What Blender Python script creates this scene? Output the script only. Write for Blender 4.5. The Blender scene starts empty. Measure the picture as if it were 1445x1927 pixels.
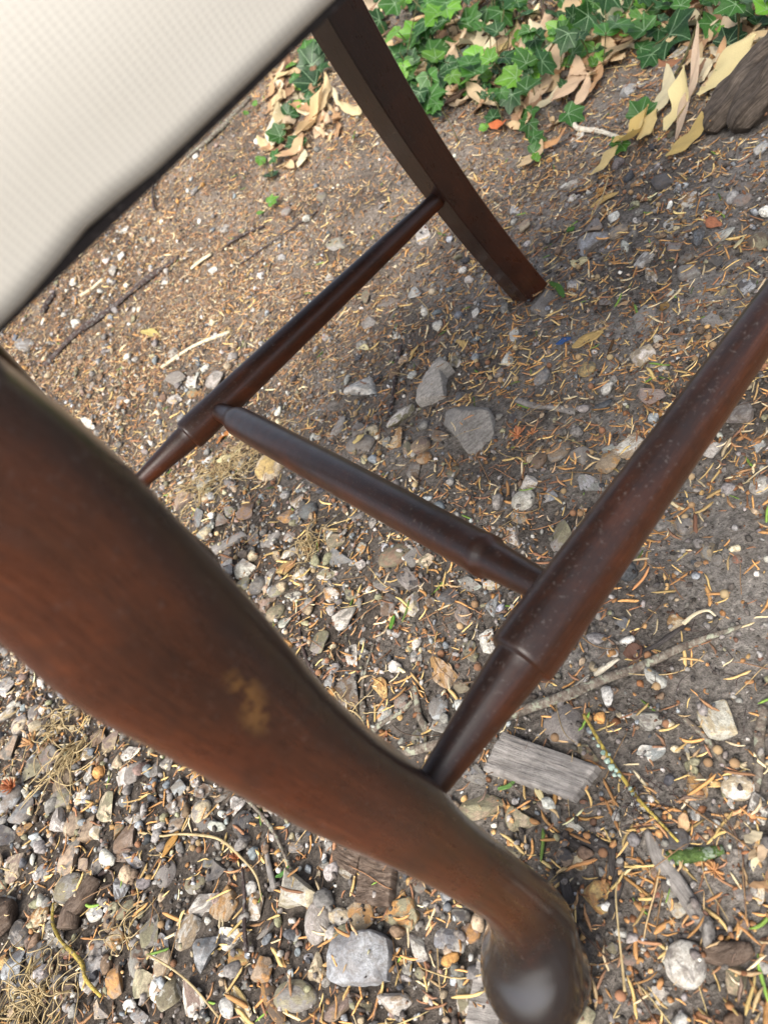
import bpy, math, random
import numpy as np
random.seed(7); rng = np.random.default_rng(7)
SC = bpy.context.scene; COL = SC.collection
# ------------------------------------------------------------ camera
F_PX, PCX, PCY = 1402.48, 722.5, 963.5
CAM_H, PITCH, ROLL = 0.4283, 0.6267, 0.7250
_f = np.array([0, math.cos(PITCH), -math.sin(PITCH)]); _r = np.array([1., 0, 0]); _d = np.cross(_f, _r)
M = np.array([math.cos(ROLL)*_r + math.sin(ROLL)*_d, -math.sin(ROLL)*_r + math.cos(ROLL)*_d, _f])   # right, down, forward
CAM = np.array([0, 0, CAM_H])
from mathutils import Matrix, Vector, Quaternion, Euler
cd = bpy.data.cameras.new('camera'); cam = bpy.data.objects.new('camera', cd); COL.objects.link(cam)
mw = Matrix.Identity(4)
for i in range(3):
    mw[i][0] = M[0][i]; mw[i][1] = -M[1][i]; mw[i][2] = -M[2][i]; mw[i][3] = CAM[i]
cam.matrix_world = mw
cd.sensor_fit = 'HORIZONTAL'; cd.sensor_width = 36.0; cd.lens = F_PX/1445*36
cd.clip_start = 0.01; cd.clip_end = 500
cd.dof.use_dof = True; cd.dof.focus_distance = 0.56; cd.dof.aperture_fstop = 15.0
SC.camera = cam
# ------------------------------------------------------------ light
SUN_EL, SUN_AZ = math.radians(52), math.radians(220)      # azimuth: direction the light comes from, clockwise from +Y
wd = bpy.data.worlds.new('World'); SC.world = wd; wd.use_nodes = True
nt = wd.node_tree; bg = nt.nodes['Background']
sky = nt.nodes.new('ShaderNodeTexSky'); sky.sky_type = 'NISHITA'; sky.sun_disc = False
sky.sun_elevation = SUN_EL; sky.sun_rotation = SUN_AZ; sky.air_density = 0.7; sky.dust_density = 4.0; sky.ozone_density = 1.0
hs = nt.nodes.new('ShaderNodeHueSaturation'); hs.inputs['Saturation'].default_value = .55     # thin bright cloud
nt.links.new(sky.outputs[0], hs.inputs['Color']); nt.links.new(hs.outputs[0], bg.inputs[0]); bg.inputs[1].default_value = 0.135
sd = bpy.data.lights.new('sun', 'SUN'); sd.energy = 1.5; sd.angle = math.radians(40); sd.color = (1.0, 0.95, 0.87)
sun = bpy.data.objects.new('sun', sd); COL.objects.link(sun)
_sd = Vector((math.sin(SUN_AZ)*math.cos(SUN_EL), math.cos(SUN_AZ)*math.cos(SUN_EL), math.sin(SUN_EL)))
sun.rotation_euler = _sd.to_track_quat('Z', 'Y').to_euler()
sun.location = _sd*20
SC.view_settings.view_transform = 'Standard'; SC.view_settings.look = 'None'; SC.view_settings.gamma = 1
SC.view_settings.use_curve_mapping = False; SC.view_settings.exposure = 1.38
# ------------------------------------------------------------ noise and terrain
_perm = rng.random((64, 64, 64)).astype(np.float32)
def vnoise(x, y, z=0.0):
    x, y, z = np.broadcast_arrays(np.asarray(x, float), np.asarray(y, float), np.asarray(z, float))
    xi, yi, zi = np.floor(x).astype(int), np.floor(y).astype(int), np.floor(z).astype(int)
    fx, fy, fz = x-xi, y-yi, z-zi
    fx, fy, fz = [t*t*(3-2*t) for t in (fx, fy, fz)]
    def g(a, b, c): return _perm[(xi+a) & 63, (yi+b) & 63, (zi+c) & 63]
    l = lambda a, b, t: a+(b-a)*t
    return l(l(l(g(0,0,0), g(1,0,0), fx), l(g(0,1,0), g(1,1,0), fx), fy),
             l(l(g(0,0,1), g(1,0,1), fx), l(g(0,1,1), g(1,1,1), fx), fy), fz)*2-1
def sstep(a, b, x):
    t = np.clip((x-a)/(b-a), 0, 1); return t*t*(3-2*t)
def macro(x, y):
    y = np.asarray(y, float)
    t = y-0.95
    s = 0.30*np.where(t > 0.12, t-0.06, np.where(t > 0, t*t/0.24, 0))
    s = np.where(y > 2.4, 0.30*1.39+0.05*(y-2.4), s)
    return s
def H(x, y):
    h = macro(x, y)
    h = h+0.004*vnoise(np.asarray(x)*7+3, np.asarray(y)*7, 1.5)+0.0022*vnoise(np.asarray(x)*26, np.asarray(y)*26, 4.5)
    return h
def ray(u, v): return M.T @ np.array([(u-PCX)/F_PX, (v-PCY)/F_PX, 1.0])
def at(u, v, lift=0.0):
    """the point of the ground seen in pixel (u, v) of the photograph"""
    d = ray(u, v); t = 0.2; step = 0.01
    while t < 6:
        p = CAM+d*t
        if p[2] < H(p[0], p[1])+lift: break
        t += step
    a, b = t-step, t
    for _ in range(14):
        m = (a+b)/2; p = CAM+d*m
        if p[2] < H(p[0], p[1])+lift: b = m
        else: a = m
    return CAM+d*b
def proj(P):
    q = (np.asarray(P)-CAM) @ M.T
    return PCX+F_PX*q[..., 0]/q[..., 2], PCY+F_PX*q[..., 1]/q[..., 2], q[..., 2]
# bands of the photograph covered by the chair: used only to know which pieces of litter are in view
BANDS = [((-150, 850), (560, 1420), 235, 110), ((560, 1420), (1010, 1820), 110, 95), ((410, 1210), (1445, 600), 0, 0),
         ((815, 1480), (985, 1240), 35, 62), ((985, 1240), (1450, 590), 68, 42), ((250, 920), (350, 822), 20, 28),
         ((350, 822), (820, 370), 32, 18), ((412, 772), (1000, 1100), 30, 38), ((590, 0), (1000, 545), 62, 44),
         ((1010, 1800), (1015, 1940), 105, 100)]
def hidden(u, v):
    u = np.asarray(u, float); v = np.asarray(v, float)
    h = (v < 630-0.97*u) | (u < 0) | (u > 1445) | (v < 0) | (v > 1927)
    for (a, b, r0, r1) in BANDS:
        if r0 == 0 and r1 == 0: continue
        a = np.array(a, float); b = np.array(b, float); d = b-a; L2 = d @ d
        t = np.clip(((u-a[0])*d[0]+(v-a[1])*d[1])/L2, 0, 1)
        dd = np.hypot(u-a[0]-t*d[0], v-a[1]-t*d[1])
        h = h | (dd < r0+(r1-r0)*t)
    return h
# relief of everything lying on the ground so that litter rests on stones instead of inside them
TX0, TY0, TR = -1.1, 0.0, 0.002
TNX, TNY = 1350, 1150
_gx = TX0+np.arange(TNX)*TR; _gy = TY0+np.arange(TNY)*TR
TOP = np.zeros((TNX, TNY), np.float32)
def dome(x, y, a, b, yaw, hgt):
    R = max(a, b)
    i0, i1 = int((x-R-TX0)/TR), int((x+R-TX0)/TR)+2; j0, j1 = int((y-R-TY0)/TR), int((y+R-TY0)/TR)+2
    i0, j0 = max(i0, 0), max(j0, 0); i1, j1 = min(i1, TNX), min(j1, TNY)
    if i1 <= i0 or j1 <= j0: return
    X = _gx[i0:i1, None]-x; Y = _gy[None, j0:j1]-y
    c, s = math.cos(yaw), math.sin(yaw)
    q = ((c*X+s*Y)/a)**2+((-s*X+c*Y)/b)**2
    z = hgt*np.sqrt(np.clip(1-q, 0, 1))
    TOP[i0:i1, j0:j1] = np.maximum(TOP[i0:i1, j0:j1], z)
def topz(x, y):
    i = np.clip(((np.asarray(x)-TX0)/TR).astype(int), 0, TNX-1); j = np.clip(((np.asarray(y)-TY0)/TR).astype(int), 0, TNY-1)
    return TOP[i, j]
# ------------------------------------------------------------ object helpers
def make_mesh(name, V, F, mat=None, smooth=True, col=None, uv=None, attrs=None):
    V = np.asarray(V, np.float32); me = bpy.data.meshes.new(name)
    if isinstance(F, np.ndarray):
        k = F.shape[1]; n = len(F)
        me.vertices.add(len(V)); me.vertices.foreach_set('co', V.ravel())
        me.loops.add(n*k); me.loops.foreach_set('vertex_index', F.astype(np.int32).ravel())
        me.polygons.add(n); me.polygons.foreach_set('loop_start', np.arange(0, n*k, k, dtype=np.int32))
        me.update(calc_edges=True); me.validate()
    else:
        me.from_pydata([tuple(map(float, v)) for v in V], [], F); me.update()
    if smooth: me.polygons.foreach_set('use_smooth', np.ones(len(me.polygons), bool))
    if mat: me.materials.append(mat)
    if col is not None:
        a = me.color_attributes.new('tone', 'FLOAT_COLOR', 'POINT')
        c = np.ones((len(V), 4), np.float32); c[:, :3] = col; a.data.foreach_set('color', c.ravel())
    if attrs:
        for k_, arr in attrs.items():
            a = me.attributes.new(k_, 'FLOAT', 'POINT'); a.data.foreach_set('value', np.asarray(arr, np.float32))
    if uv is not None:
        l = me.uv_layers.new(name='uv'); vi = np.zeros(len(me.loops), np.int32); me.loops.foreach_get('vertex_index', vi)
        l.data.foreach_set('uv', np.asarray(uv, np.float32)[vi].ravel())
    return me
def obj(name, me, parent=None, label=None, cat=None, group=None, kind=None, loc=None, mtx=None):
    o = bpy.data.objects.new(name, me); COL.objects.link(o)
    if mtx is not None: o.matrix_world = mtx
    if loc is not None: o.location = loc
    if parent is not None: o.parent = parent
    if label: o['label'] = label
    if cat: o['category'] = cat
    if group: o['group'] = group
    if kind: o['kind'] = kind
    return o
def ico(sub):
    import bmesh
    bm = bmesh.new(); bmesh.ops.create_icosphere(bm, subdivisions=sub, radius=1)
    V = np.array([v.co[:] for v in bm.verts]); F = np.array([[v.index for v in f.verts] for f in bm.faces]); bm.free()
    return V, F
def rotz(a):
    c, s = math.cos(a), math.sin(a); return np.array([[c, -s, 0], [s, c, 0], [0, 0, 1.0]])
def grad(x, y, e=0.03):
    return np.array([(macro(x+e, y)-macro(x-e, y))/(2*e), (macro(x, y+e)-macro(x, y-e))/(2*e)])
def frame(x, y, yaw, tilt=0.0):
    g = grad(x, y); n = np.array([-g[0], -g[1], 1.0])
    if tilt: n = n+np.array([random.gauss(0, tilt), random.gauss(0, tilt), 0])
    n /= np.linalg.norm(n)
    ax = np.array([math.cos(yaw), math.sin(yaw), 0]); ax -= n*(ax @ n); ax /= np.linalg.norm(ax)
    return np.stack([ax, np.cross(n, ax), n], 1)
def to_mtx(R, p, s=(1, 1, 1)):
    m = Matrix.Identity(4)
    for i in range(3):
        for j in range(3): m[i][j] = float(R[i, j]*s[j])
        m[i][3] = float(p[i])
    return m
def batch(V, F, R, T, colour=None):
    """many copies of one small shape: V (n,3), F (m,k), R (N,3,3), T (N,3)"""
    N = len(T); P = np.einsum('nij,vj->nvi', R, V)+T[:, None, :]
    FF = F[None]+(np.arange(N)*len(V))[:, None, None]
    c = None if colour is None else np.repeat(colour, len(V), 0)
    return P.reshape(-1, 3), FF.reshape(-1, F.shape[1]), c
def rand_rot(N, tilt=0.3, x=None, y=None):
    yaw = rng.random(N)*2*np.pi
    n = np.stack([rng.normal(0, tilt, N), rng.normal(0, tilt, N), np.ones(N)], 1)
    if y is not None: n[:, 1] -= np.where(y > 1.0, 0.30, 0)
    n /= np.linalg.norm(n, axis=1)[:, None]
    ax = np.stack([np.cos(yaw), np.sin(yaw), np.zeros(N)], 1); ax -= n*(ax*n).sum(1)[:, None]; ax /= np.linalg.norm(ax, axis=1)[:, None]
    return np.stack([ax, np.cross(n, ax), n], 2)
# ------------------------------------------------------------ materials
class NB:
    def __init__(s, name):
        s.m = bpy.data.materials.new(name); s.m.use_nodes = True; s.t = s.m.node_tree; s.b = s.t.nodes['Principled BSDF']
    def n(s, ty, **k):
        x = s.t.nodes.new(ty)
        for a, b in k.items(): setattr(x, a, b)
        return x
    def l(s, a, b): s.t.links.new(a, b)
    def noise(s, vec, scale, detail=4, rough=0.55, dist=0):
        x = s.n('ShaderNodeTexNoise'); x.inputs['Scale'].default_value = scale; x.inputs['Detail'].default_value = detail
        x.inputs['Roughness'].default_value = rough; x.inputs['Distortion'].default_value = dist
        if vec is not None: s.l(vec, x.inputs['Vector'])
        return x.outputs['Fac']
    def ramp(s, fac, pts):
        x = s.n('ShaderNodeValToRGB'); e = x.color_ramp.elements
        while len(e) < len(pts): e.new(0.5)
        for k, (p, c) in enumerate(pts):
            e[k].position = p; e[k].color = (*c, 1) if len(c) == 3 else c
        s.l(fac, x.inputs[0]); return x.outputs[0]
    def mix(s, fac, a, b, mode='MIX'):
        x = s.n('ShaderNodeMix', data_type='RGBA', blend_type=mode); x.clamp_factor = True
        for sock, v in ((x.inputs[0], fac), (x.inputs[6], a), (x.inputs[7], b)):
            if hasattr(v, 'links'): s.l(v, sock)
            elif isinstance(v, (int, float)): sock.default_value = v
            else: sock.default_value = (*v, 1)
        return x.outputs[2]
    def math(s, op, a, b=0.0, c=0.0, clamp=False):
        x = s.n('ShaderNodeMath', operation=op); x.use_clamp = clamp
        for sock, v in zip(x.inputs, (a, b, c)):
            if hasattr(v, 'links'): s.l(v, sock)
            else: sock.default_value = v
        return x.outputs[0]
    def mapping(s, vec, scale=(1, 1, 1), loc=None):
        x = s.n('ShaderNodeMapping'); x.inputs['Scale'].default_value = scale; s.l(vec, x.inputs[0])
        if loc is not None: s.l(loc, x.inputs['Location'])
        return x.outputs[0]
    def bump(s, hgt, strength=0.5, dist=0.001):
        x = s.n('ShaderNodeBump'); x.inputs['Strength'].default_value = strength; x.inputs['Distance'].default_value = dist
        s.l(hgt, x.inputs['Height']); s.l(x.outputs[0], s.b.inputs['Normal'])
    def set(s, **k):
        for a, v in k.items():
            sock = s.b.inputs[a.replace('_', ' ')]
            if hasattr(v, 'links'): s.l(v, sock)
            elif isinstance(v, tuple): sock.default_value = (*v, 1)
            else: sock.default_value = v
G3 = lambda v: (v, v, v)
def mat_soil():
    b = NB('soil'); g = b.n('ShaderNodeNewGeometry').outputs['Position']
    n1 = b.noise(g, 9, 3); n2 = b.noise(g, 260, 5, .7); n3 = b.noise(g, 900, 3, .7); n4 = b.noise(g, 2200, 2)
    base = b.ramp(n1, [(0.35, (.125, .109, .094)), (0.5, (.205, .184, .161)), (0.68, (.30, .278, .25))])
    fine = b.ramp(n2, [(0.3, (.25, .24, .23)), (0.55, (1, 1, 1)), (0.75, (1.8, 1.75, 1.7))])
    c = b.mix(1.0, base, fine, 'MULTIPLY')
    sp = b.ramp(n3, [(0.66, (0, 0, 0)), (0.74, (1, 1, 1))])
    c = b.mix(sp, c, (.30, .25, .20))
    wm = b.n('ShaderNodeAttribute', attribute_name='leafy').outputs['Fac']; c = b.mix(b.math('MULTIPLY', wm, .45, clamp=True), c, b.mix(1.0, c, (1.05, .78, .52), 'MULTIPLY'))
    dm = b.n('ShaderNodeAttribute', attribute_name='gravel_dark').outputs['Fac']
    c = b.mix(b.math('MULTIPLY', dm, 1.0, clamp=True), c, b.mix(1.0, c, (.36, .31, .27), 'MULTIPLY'))
    b.set(Base_Color=c, Roughness=0.95); b.b.inputs['Specular IOR Level'].default_value = .2
    h = b.math('ADD', b.math('MULTIPLY', n2, 1.0), b.math('MULTIPLY', n3, .45)); h = b.math('ADD', h, b.math('MULTIPLY', n4, .18))
    b.bump(h, 1.0, .0035); return b.m
def mat_tone(name, rough=0.85, var=0.35, scale=900, bumpd=.0006, spec=.3, translucent=False):
    """small pieces: colour from the point attribute 'tone'"""
    b = NB(name); a = b.n('ShaderNodeAttribute', attribute_name='tone').outputs['Color']
    g = b.n('ShaderNodeNewGeometry').outputs['Position']
    n = b.noise(g, scale, 4, .65)
    c = b.mix(1.0, a, b.ramp(n, [(0.3, G3(1-var*1.3)), (0.7, G3(1+var))]), 'MULTIPLY')
    b.set(Base_Color=c, Roughness=rough); b.b.inputs['Specular IOR Level'].default_value = spec
    b.bump(n, .8, bumpd); return b.m
def objvec(b, scl=1.0):
    tc = b.n('ShaderNodeTexCoord').outputs['Object']; oi = b.n('ShaderNodeObjectInfo')
    sc = b.n('ShaderNodeVectorMath', operation='SCALE'); b.l(oi.outputs['Random'], sc.inputs['Scale']); sc.inputs[0].default_value = (37, 53, 71)
    ad = b.n('ShaderNodeVectorMath', operation='ADD'); b.l(tc, ad.inputs[0]); b.l(sc.outputs[0], ad.inputs[1])
    return ad.outputs[0], oi
def mat_flint():
    """flint and chalky pebbles: object colour + second colour in patches, speckles, cracks, soil stains"""
    b = NB('flint_stone'); v, oi = objvec(b)
    t2 = b.n('ShaderNodeAttribute', attribute_type='OBJECT', attribute_name='tint').outputs['Color']
    big = b.noise(v, 1.1, 5, .6, .6); mid = b.noise(v, 4.5, 6, .68, .4); fin = b.noise(v, 17, 5, .7)
    edge = b.ramp(big, [(0.47, (0, 0, 0)), (0.54, (1, 1, 1))])
    c = b.mix(edge, oi.outputs['Color'], t2)
    c = b.mix(1.0, c, b.ramp(mid, [(0.28, (.42, .40, .38)), (0.5, (1, 1, 1)), (0.72, (1.28, 1.27, 1.25))]), 'MULTIPLY')
    c = b.mix(1.0, c, b.ramp(fin, [(0.3, (.62, .61, .6)), (0.55, (1, 1, 1)), (.75, (1.2, 1.2, 1.2))]), 'MULTIPLY')
    vo = b.n('ShaderNodeTexVoronoi', feature='DISTANCE_TO_EDGE'); vo.inputs['Scale'].default_value = 1.6; b.l(b.mapping(v), vo.inputs['Vector'])
    crack = b.ramp(vo.outputs['Distance'], [(0.0, (.75, .75, .75)), (0.02, (0, 0, 0))])
    c = b.mix(b.math('MULTIPLY', crack, mid), c, (.05, .04, .03))
    st = b.noise(v, 2.3, 4, .6, .8)
    c = b.mix(b.ramp(st, [(0.44, (.12, .12, .12)), (0.72, (.62, .62, .62))]), c, (.135, .10, .068))
    rg = b.ramp(mid, [(0.3, G3(.55)), (0.7, G3(.85))])
    b.set(Base_Color=c, Roughness=rg); b.b.inputs['Specular IOR Level'].default_value = .4
    h = b.math('ADD', mid, b.math('MULTIPLY', fin, .4)); b.bump(h, .75, .0016); return b.m
def mat_slate():
    b = NB('layered_stone'); v, oi = objvec(b)
    s = b.mapping(v, (1, 7, 7)); lay = b.noise(s, 2.6, 6, .65, .3); fin = b.noise(v, 16, 5, .7); big = b.noise(v, .9, 3)
    t2 = b.n('ShaderNodeAttribute', attribute_type='OBJECT', attribute_name='tint').outputs['Color']
    c = b.mix(b.ramp(big, [(0.4, (0, 0, 0)), (0.65, (1, 1, 1))]), oi.outputs['Color'], t2)
    c = b.mix(1.0, c, b.ramp(lay, [(0.3, (.55, .53, .5)), (0.5, (1, 1, 1)), (0.7, (1.35, 1.33, 1.3))]), 'MULTIPLY')
    c = b.mix(1.0, c, b.ramp(fin, [(0.3, (.7, .68, .66)), (0.6, (1.1, 1.1, 1.1))]), 'MULTIPLY')
    b.set(Base_Color=c, Roughness=.85); b.b.inputs['Specular IOR Level'].default_value = .3
    b.bump(b.math('ADD', lay, b.math('MULTIPLY', fin, .3)), .9, .0014); return b.m
def mat_bark(name, c0, c1, c2, su=60, sv=12, lichen=None, bd=.0012, rough=.9):
    """bark and weathered wood; uv: x round the piece (m), y along (m)"""
    b = NB(name); uv = b.n('ShaderNodeUVMap').outputs[0]; g = b.n('ShaderNodeTexCoord').outputs['Object']
    s = b.mapping(uv, (su*8, sv*8, 1)); n = b.noise(s, 1.0, 6, .7, .6); n2 = b.noise(g, 120, 4, .65); n3 = b.noise(g, 700, 3, .7)
    c = b.ramp(n, [(0.3, c0), (0.5, c1), (0.72, c2)])
    c = b.mix(1.0, c, b.ramp(n2, [(0.3, G3(.65)), (0.65, G3(1.2))]), 'MULTIPLY')
    if lichen:
        m = b.ramp(b.noise(g, 210, 4, .6), [(0.54, (0, 0, 0)), (0.62, (1, 1, 1))]); c = b.mix(m, c, lichen)
    b.set(Base_Color=c, Roughness=rough); b.b.inputs['Specular IOR Level'].default_value = .25
    b.bump(b.math('ADD', n, b.math('MULTIPLY', n3, .4)), 1.0, bd); return b.m
def mat_objcol(name, rough=.6, var=.3, sc=(3, 14, 3), bd=.0006, sss=0.0, spec=.35):
    b = NB(name); v, oi = objvec(b)
    uv = b.n('ShaderNodeTexCoord').outputs['Object']
    n = b.noise(b.mapping(v, sc), 120, 4, .6); n2 = b.noise(v, 260, 3)
    c = b.mix(1.0, oi.outputs['Color'], b.ramp(n, [(0.3, G3(1-var)), (0.7, G3(1+var*.6))]), 'MULTIPLY')
    c = b.mix(b.ramp(n2, [(0.62, (0, 0, 0)), (0.72, (.5, .5, .5))]), c, (.10, .055, .03))
    b.set(Base_Color=c, Roughness=rough); b.b.inputs['Specular IOR Level'].default_value = spec
    b.bump(n, .6, bd)
    if sss:
        tr = b.n('ShaderNodeBsdfTranslucent'); b.l(c, tr.inputs[0]); mx = b.n('ShaderNodeMixShader'); mx.inputs[0].default_value = sss
        out = b.t.nodes['Material Output']; b.l(b.b.outputs[0], mx.inputs[1]); b.l(tr.outputs[0], mx.inputs[2]); b.l(mx.outputs[0], out.inputs[0])
    return b.m
def mat_ivy():
    b = NB('ivy_leaf'); uvn = b.n('ShaderNodeUVMap').outputs[0]; oi = b.n('ShaderNodeObjectInfo')
    acc = None
    for k, a in enumerate((90, 90-47, 90+47, 90-98, 90+98)):
        ca, sa = math.cos(math.radians(a)), math.sin(math.radians(a))
        d = b.n('ShaderNodeVectorMath', operation='DOT_PRODUCT'); b.l(uvn, d.inputs[0]); d.inputs[1].default_value = (ca, sa, 0)
        p = b.n('ShaderNodeVectorMath', operation='DOT_PRODUCT'); b.l(uvn, p.inputs[0]); p.inputs[1].default_value = (-sa, ca, 0)
        w = b.math('SUBTRACT', 0.030, b.math('MULTIPLY', b.math('MAXIMUM', d.outputs['Value'], 0.0), 0.018))
        t = b.math('DIVIDE', b.math('ABSOLUTE', p.outputs['Value']), w)
        t = b.math('SUBTRACT', 1.0, t, clamp=True)
        t = b.math('MULTIPLY', t, b.math('GREATER_THAN', d.outputs['Value'], 0.0))
        acc = t if acc is None else b.math('MAXIMUM', acc, t)
    n = b.noise(uvn, 2.6, 4, .6, 1.0); vo = b.n('ShaderNodeTexVoronoi', feature='DISTANCE_TO_EDGE'); vo.inputs['Scale'].default_value = 6
    b.l(uvn, vo.inputs['Vector'])
    net = b.ramp(vo.outputs['Distance'], [(0.0, (1, 1, 1)), (0.06, (0, 0, 0))])
    c = b.mix(1.0, oi.outputs['Color'], b.ramp(n, [(0.3, G3(.7)), (0.7, G3(1.3))]), 'MULTIPLY')
    c2 = b.mix(0.5, c, (.22, .34, .18))
    c = b.mix(b.math('MULTIPLY', net, .25), c, c2)
    c = b.mix(b.math('MULTIPLY', acc, .8), c, (.26, .38, .22))
    b.set(Base_Color=c, Roughness=.42); b.b.inputs['Specular IOR Level'].default_value = .35
    b.bump(b.math('ADD', b.math('MULTIPLY', n, .5), b.math('MULTIPLY', acc, -.5)), .5, .0008)
    tr = b.n('ShaderNodeBsdfTranslucent'); b.l(b.mix(1.0, c, (1.2, 1.7, .5), 'MULTIPLY'), tr.inputs[0]); mx = b.n('ShaderNodeMixShader'); mx.inputs[0].default_value = .22
    out = b.t.nodes['Material Output']; b.l(b.b.outputs[0], mx.inputs[1]); b.l(tr.outputs[0], mx.inputs[2]); b.l(mx.outputs[0], out.inputs[0])
    return b.m
def mat_wood():
    """old polished mahogany; uv x round (m), y along (m); attributes grime (black polish on the upper sides, shade painted on leg faces), worn, and painted light"""
    b = NB('old_mahogany'); uv = b.n('ShaderNodeUVMap').outputs[0]; g = b.n('ShaderNodeTexCoord').outputs['Object']
    gr = b.n('ShaderNodeAttribute', attribute_name='grime_shade').outputs['Fac']; wo = b.n('ShaderNodeAttribute', attribute_name='worn').outputs['Fac']
    n = b.noise(b.mapping(uv, (780, 24, 1)), 1.0, 6, .68, .5); n2 = b.noise(g, 26, 3, .5); pores = b.noise(b.mapping(uv, (2600, 160, 1)), 1.0, 2, .5)
    c = b.ramp(n, [(0.28, (.024, .0078, .0034)), (0.5, (.040, .0128, .0052)), (0.72, (.062, .0205, .0078))])
    c = b.mix(b.ramp(n2, [(0.35, (0, 0, 0)), (0.65, (.7, .7, .7))]), c, b.mix(.45, c, (.085, .024, .010)))
    c = b.mix(b.ramp(b.noise(g, 17, 4, .6, 1.5), [(0.45, (0, 0, 0)), (0.70, (.6, .6, .6))]), c, (.017, .0085, .0055))
    lit_tint = b.n('ShaderNodeAttribute', attribute_name='lit_tint').outputs['Fac']
    c = b.mix(lit_tint, c, b.mix(1.0, c, (1.85, 1.55, 1.3), 'MULTIPLY'))  # light painted into the wood: lit sides lighter and more orange
    c = b.mix(1.0, c, b.ramp(pores, [(0.3, G3(.6)), (0.5, G3(1.05))]), 'MULTIPLY')
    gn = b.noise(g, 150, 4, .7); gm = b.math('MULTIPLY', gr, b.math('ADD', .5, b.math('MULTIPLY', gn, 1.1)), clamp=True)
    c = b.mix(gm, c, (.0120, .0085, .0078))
    wn = b.math('MULTIPLY', wo, b.ramp(b.noise(g, 110, 4, .6), [(0.40, (0, 0, 0)), (0.50, (.6, .6, .6))]))
    c = b.mix(b.ramp(wn, [(0.10, (0, 0, 0)), (0.50, (.42, .42, .42))]), c, (.20, .10, .028))
    dust = b.math('MULTIPLY', b.ramp(b.noise(g, 420, 4, .7), [(0.58, (0, 0, 0)), (0.70, (1, 1, 1))]), b.math('ADD', .30, b.math('MULTIPLY', gr, .5)), clamp=True)
    po = b.n('ShaderNodeAttribute', attribute_name='polish').outputs['Fac']; dust = b.math('MULTIPLY', dust, b.math('SUBTRACT', 1.0, po, clamp=True))
    c = b.mix(b.math('MULTIPLY', dust, .6), c, (.125, .108, .098))
    scr = b.noise(b.mapping(g, (900, 900, 120)), 1.0, 3, .7); r = b.math('ADD', .13, b.math('MULTIPLY', b.noise(g, 70, 4, .6), .30)); r = b.math('ADD', r, b.math('MULTIPLY', scr, .16)); r = b.math('ADD', r, b.math('MULTIPLY', dust, .3)); r = b.math('SUBTRACT', r, b.math('MULTIPLY', po, .16), clamp=True)
    b.set(Base_Color=c, Roughness=r); b.b.inputs['Specular IOR Level'].default_value = .30
    b.l(b.math('ADD', .10, po), b.b.inputs['Coat Weight']); b.b.inputs['Coat Roughness'].default_value = .16
    b.bump(b.math('ADD', b.math('MULTIPLY', n, .6), b.math('ADD', b.math('MULTIPLY', pores, .25), b.math('MULTIPLY', gn, .35))), .30, .0005)
    return b.m
def mat_fabric():
    b = NB('cream_fabric'); uv = b.n('ShaderNodeUVMap').outputs[0]; g = b.n('ShaderNodeTexCoord').outputs['Object']
    w1 = b.n('ShaderNodeTexWave', wave_type='BANDS', bands_direction='X'); w1.inputs['Scale'].default_value = 1500/6.283*1.0; w1.inputs['Distortion'].default_value = .5; w1.inputs['Detail'].default_value = 2
    w2 = b.n('ShaderNodeTexWave', wave_type='BANDS', bands_direction='Y'); w2.inputs['Scale'].default_value = 900/6.283; w2.inputs['Distortion'].default_value = .5; w2.inputs['Detail'].default_value = 2
    b.l(uv, w1.inputs[0]); b.l(uv, w2.inputs[0])
    n = b.noise(g, 14, 4, .6); h = b.math('MULTIPLY', w1.outputs['Fac'], w2.outputs['Fac'])
    c = b.mix(n, (.55, .515, .435), (.63, .60, .53))
    c = b.mix(1.0, c, b.ramp(h, [(0.0, G3(.90)), (1.0, G3(1.03))]), 'MULTIPLY')
    b.set(Base_Color=c, Roughness=.9); b.b.inputs['Specular IOR Level'].default_value = .15; b.b.inputs['Sheen Weight'].default_value = .1
    b.bump(h, .35, .0003); return b.m
SOIL = mat_soil(); FLINT = mat_flint(); SLATE = mat_slate(); WOOD = mat_wood(); FABRIC = mat_fabric(); IVY = mat_ivy()
CRUMB = mat_tone('soil_crumb', .95, .4, 700); PEBBLE = mat_tone('small_pebble', .8, .5, 420, .001); LITTER = mat_tone('dry_litter', .7, .3, 500)
NEEDLE = mat_objcol('dry_needle', .55, .25); BRACT = mat_objcol('dry_bract', .7, .3, (2, 8, 2), .0008, .25); NUT = mat_objcol('lime_seed', .85, .25, (4, 4, 4))
GREYWOOD = mat_bark('weathered_wood', (.15, .135, .12), (.235, .215, .195), (.34, .32, .29), 60, 4)
BARK = mat_bark('brown_bark', (.05, .032, .022), (.12, .085, .062), (.21, .165, .13), 40, 14, None, .0022)
LICHENBARK = mat_bark('lichen_bark', (.07, .045, .035), (.17, .14, .11), (.32, .30, .24), 26, 50, (.30, .31, .23), .0016)
DARKTWIG = mat_bark('dark_twig', (.025, .016, .014), (.065, .045, .04), (.13, .10, .09), 60, 14, (.17, .165, .15))
PALESTICK = mat_bark('pale_stick', (.42, .34, .20), (.58, .50, .34), (.70, .64, .48), 60, 6, None, .0004, .7)
YELLOWTWIG = mat_bark('yellow_lichen_twig', (.10, .07, .03), (.36, .27, .06), (.55, .43, .10), 40, 40, (.15, .12, .07))
TEAL = mat_bark('teal_lichen', (.17, .27, .22), (.34, .45, .38), (.52, .60, .50), 40, 40)
MOSS = mat_bark('mossy_bark', (.03, .05, .012), (.07, .12, .03), (.14, .20, .06), 60, 40, (.25, .30, .22), .002)
LOGWOOD = mat_bark('old_root_wood', (.022, .016, .012), (.085, .066, .050), (.17, .138, .108), 55, 4, None, .0022)
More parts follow.
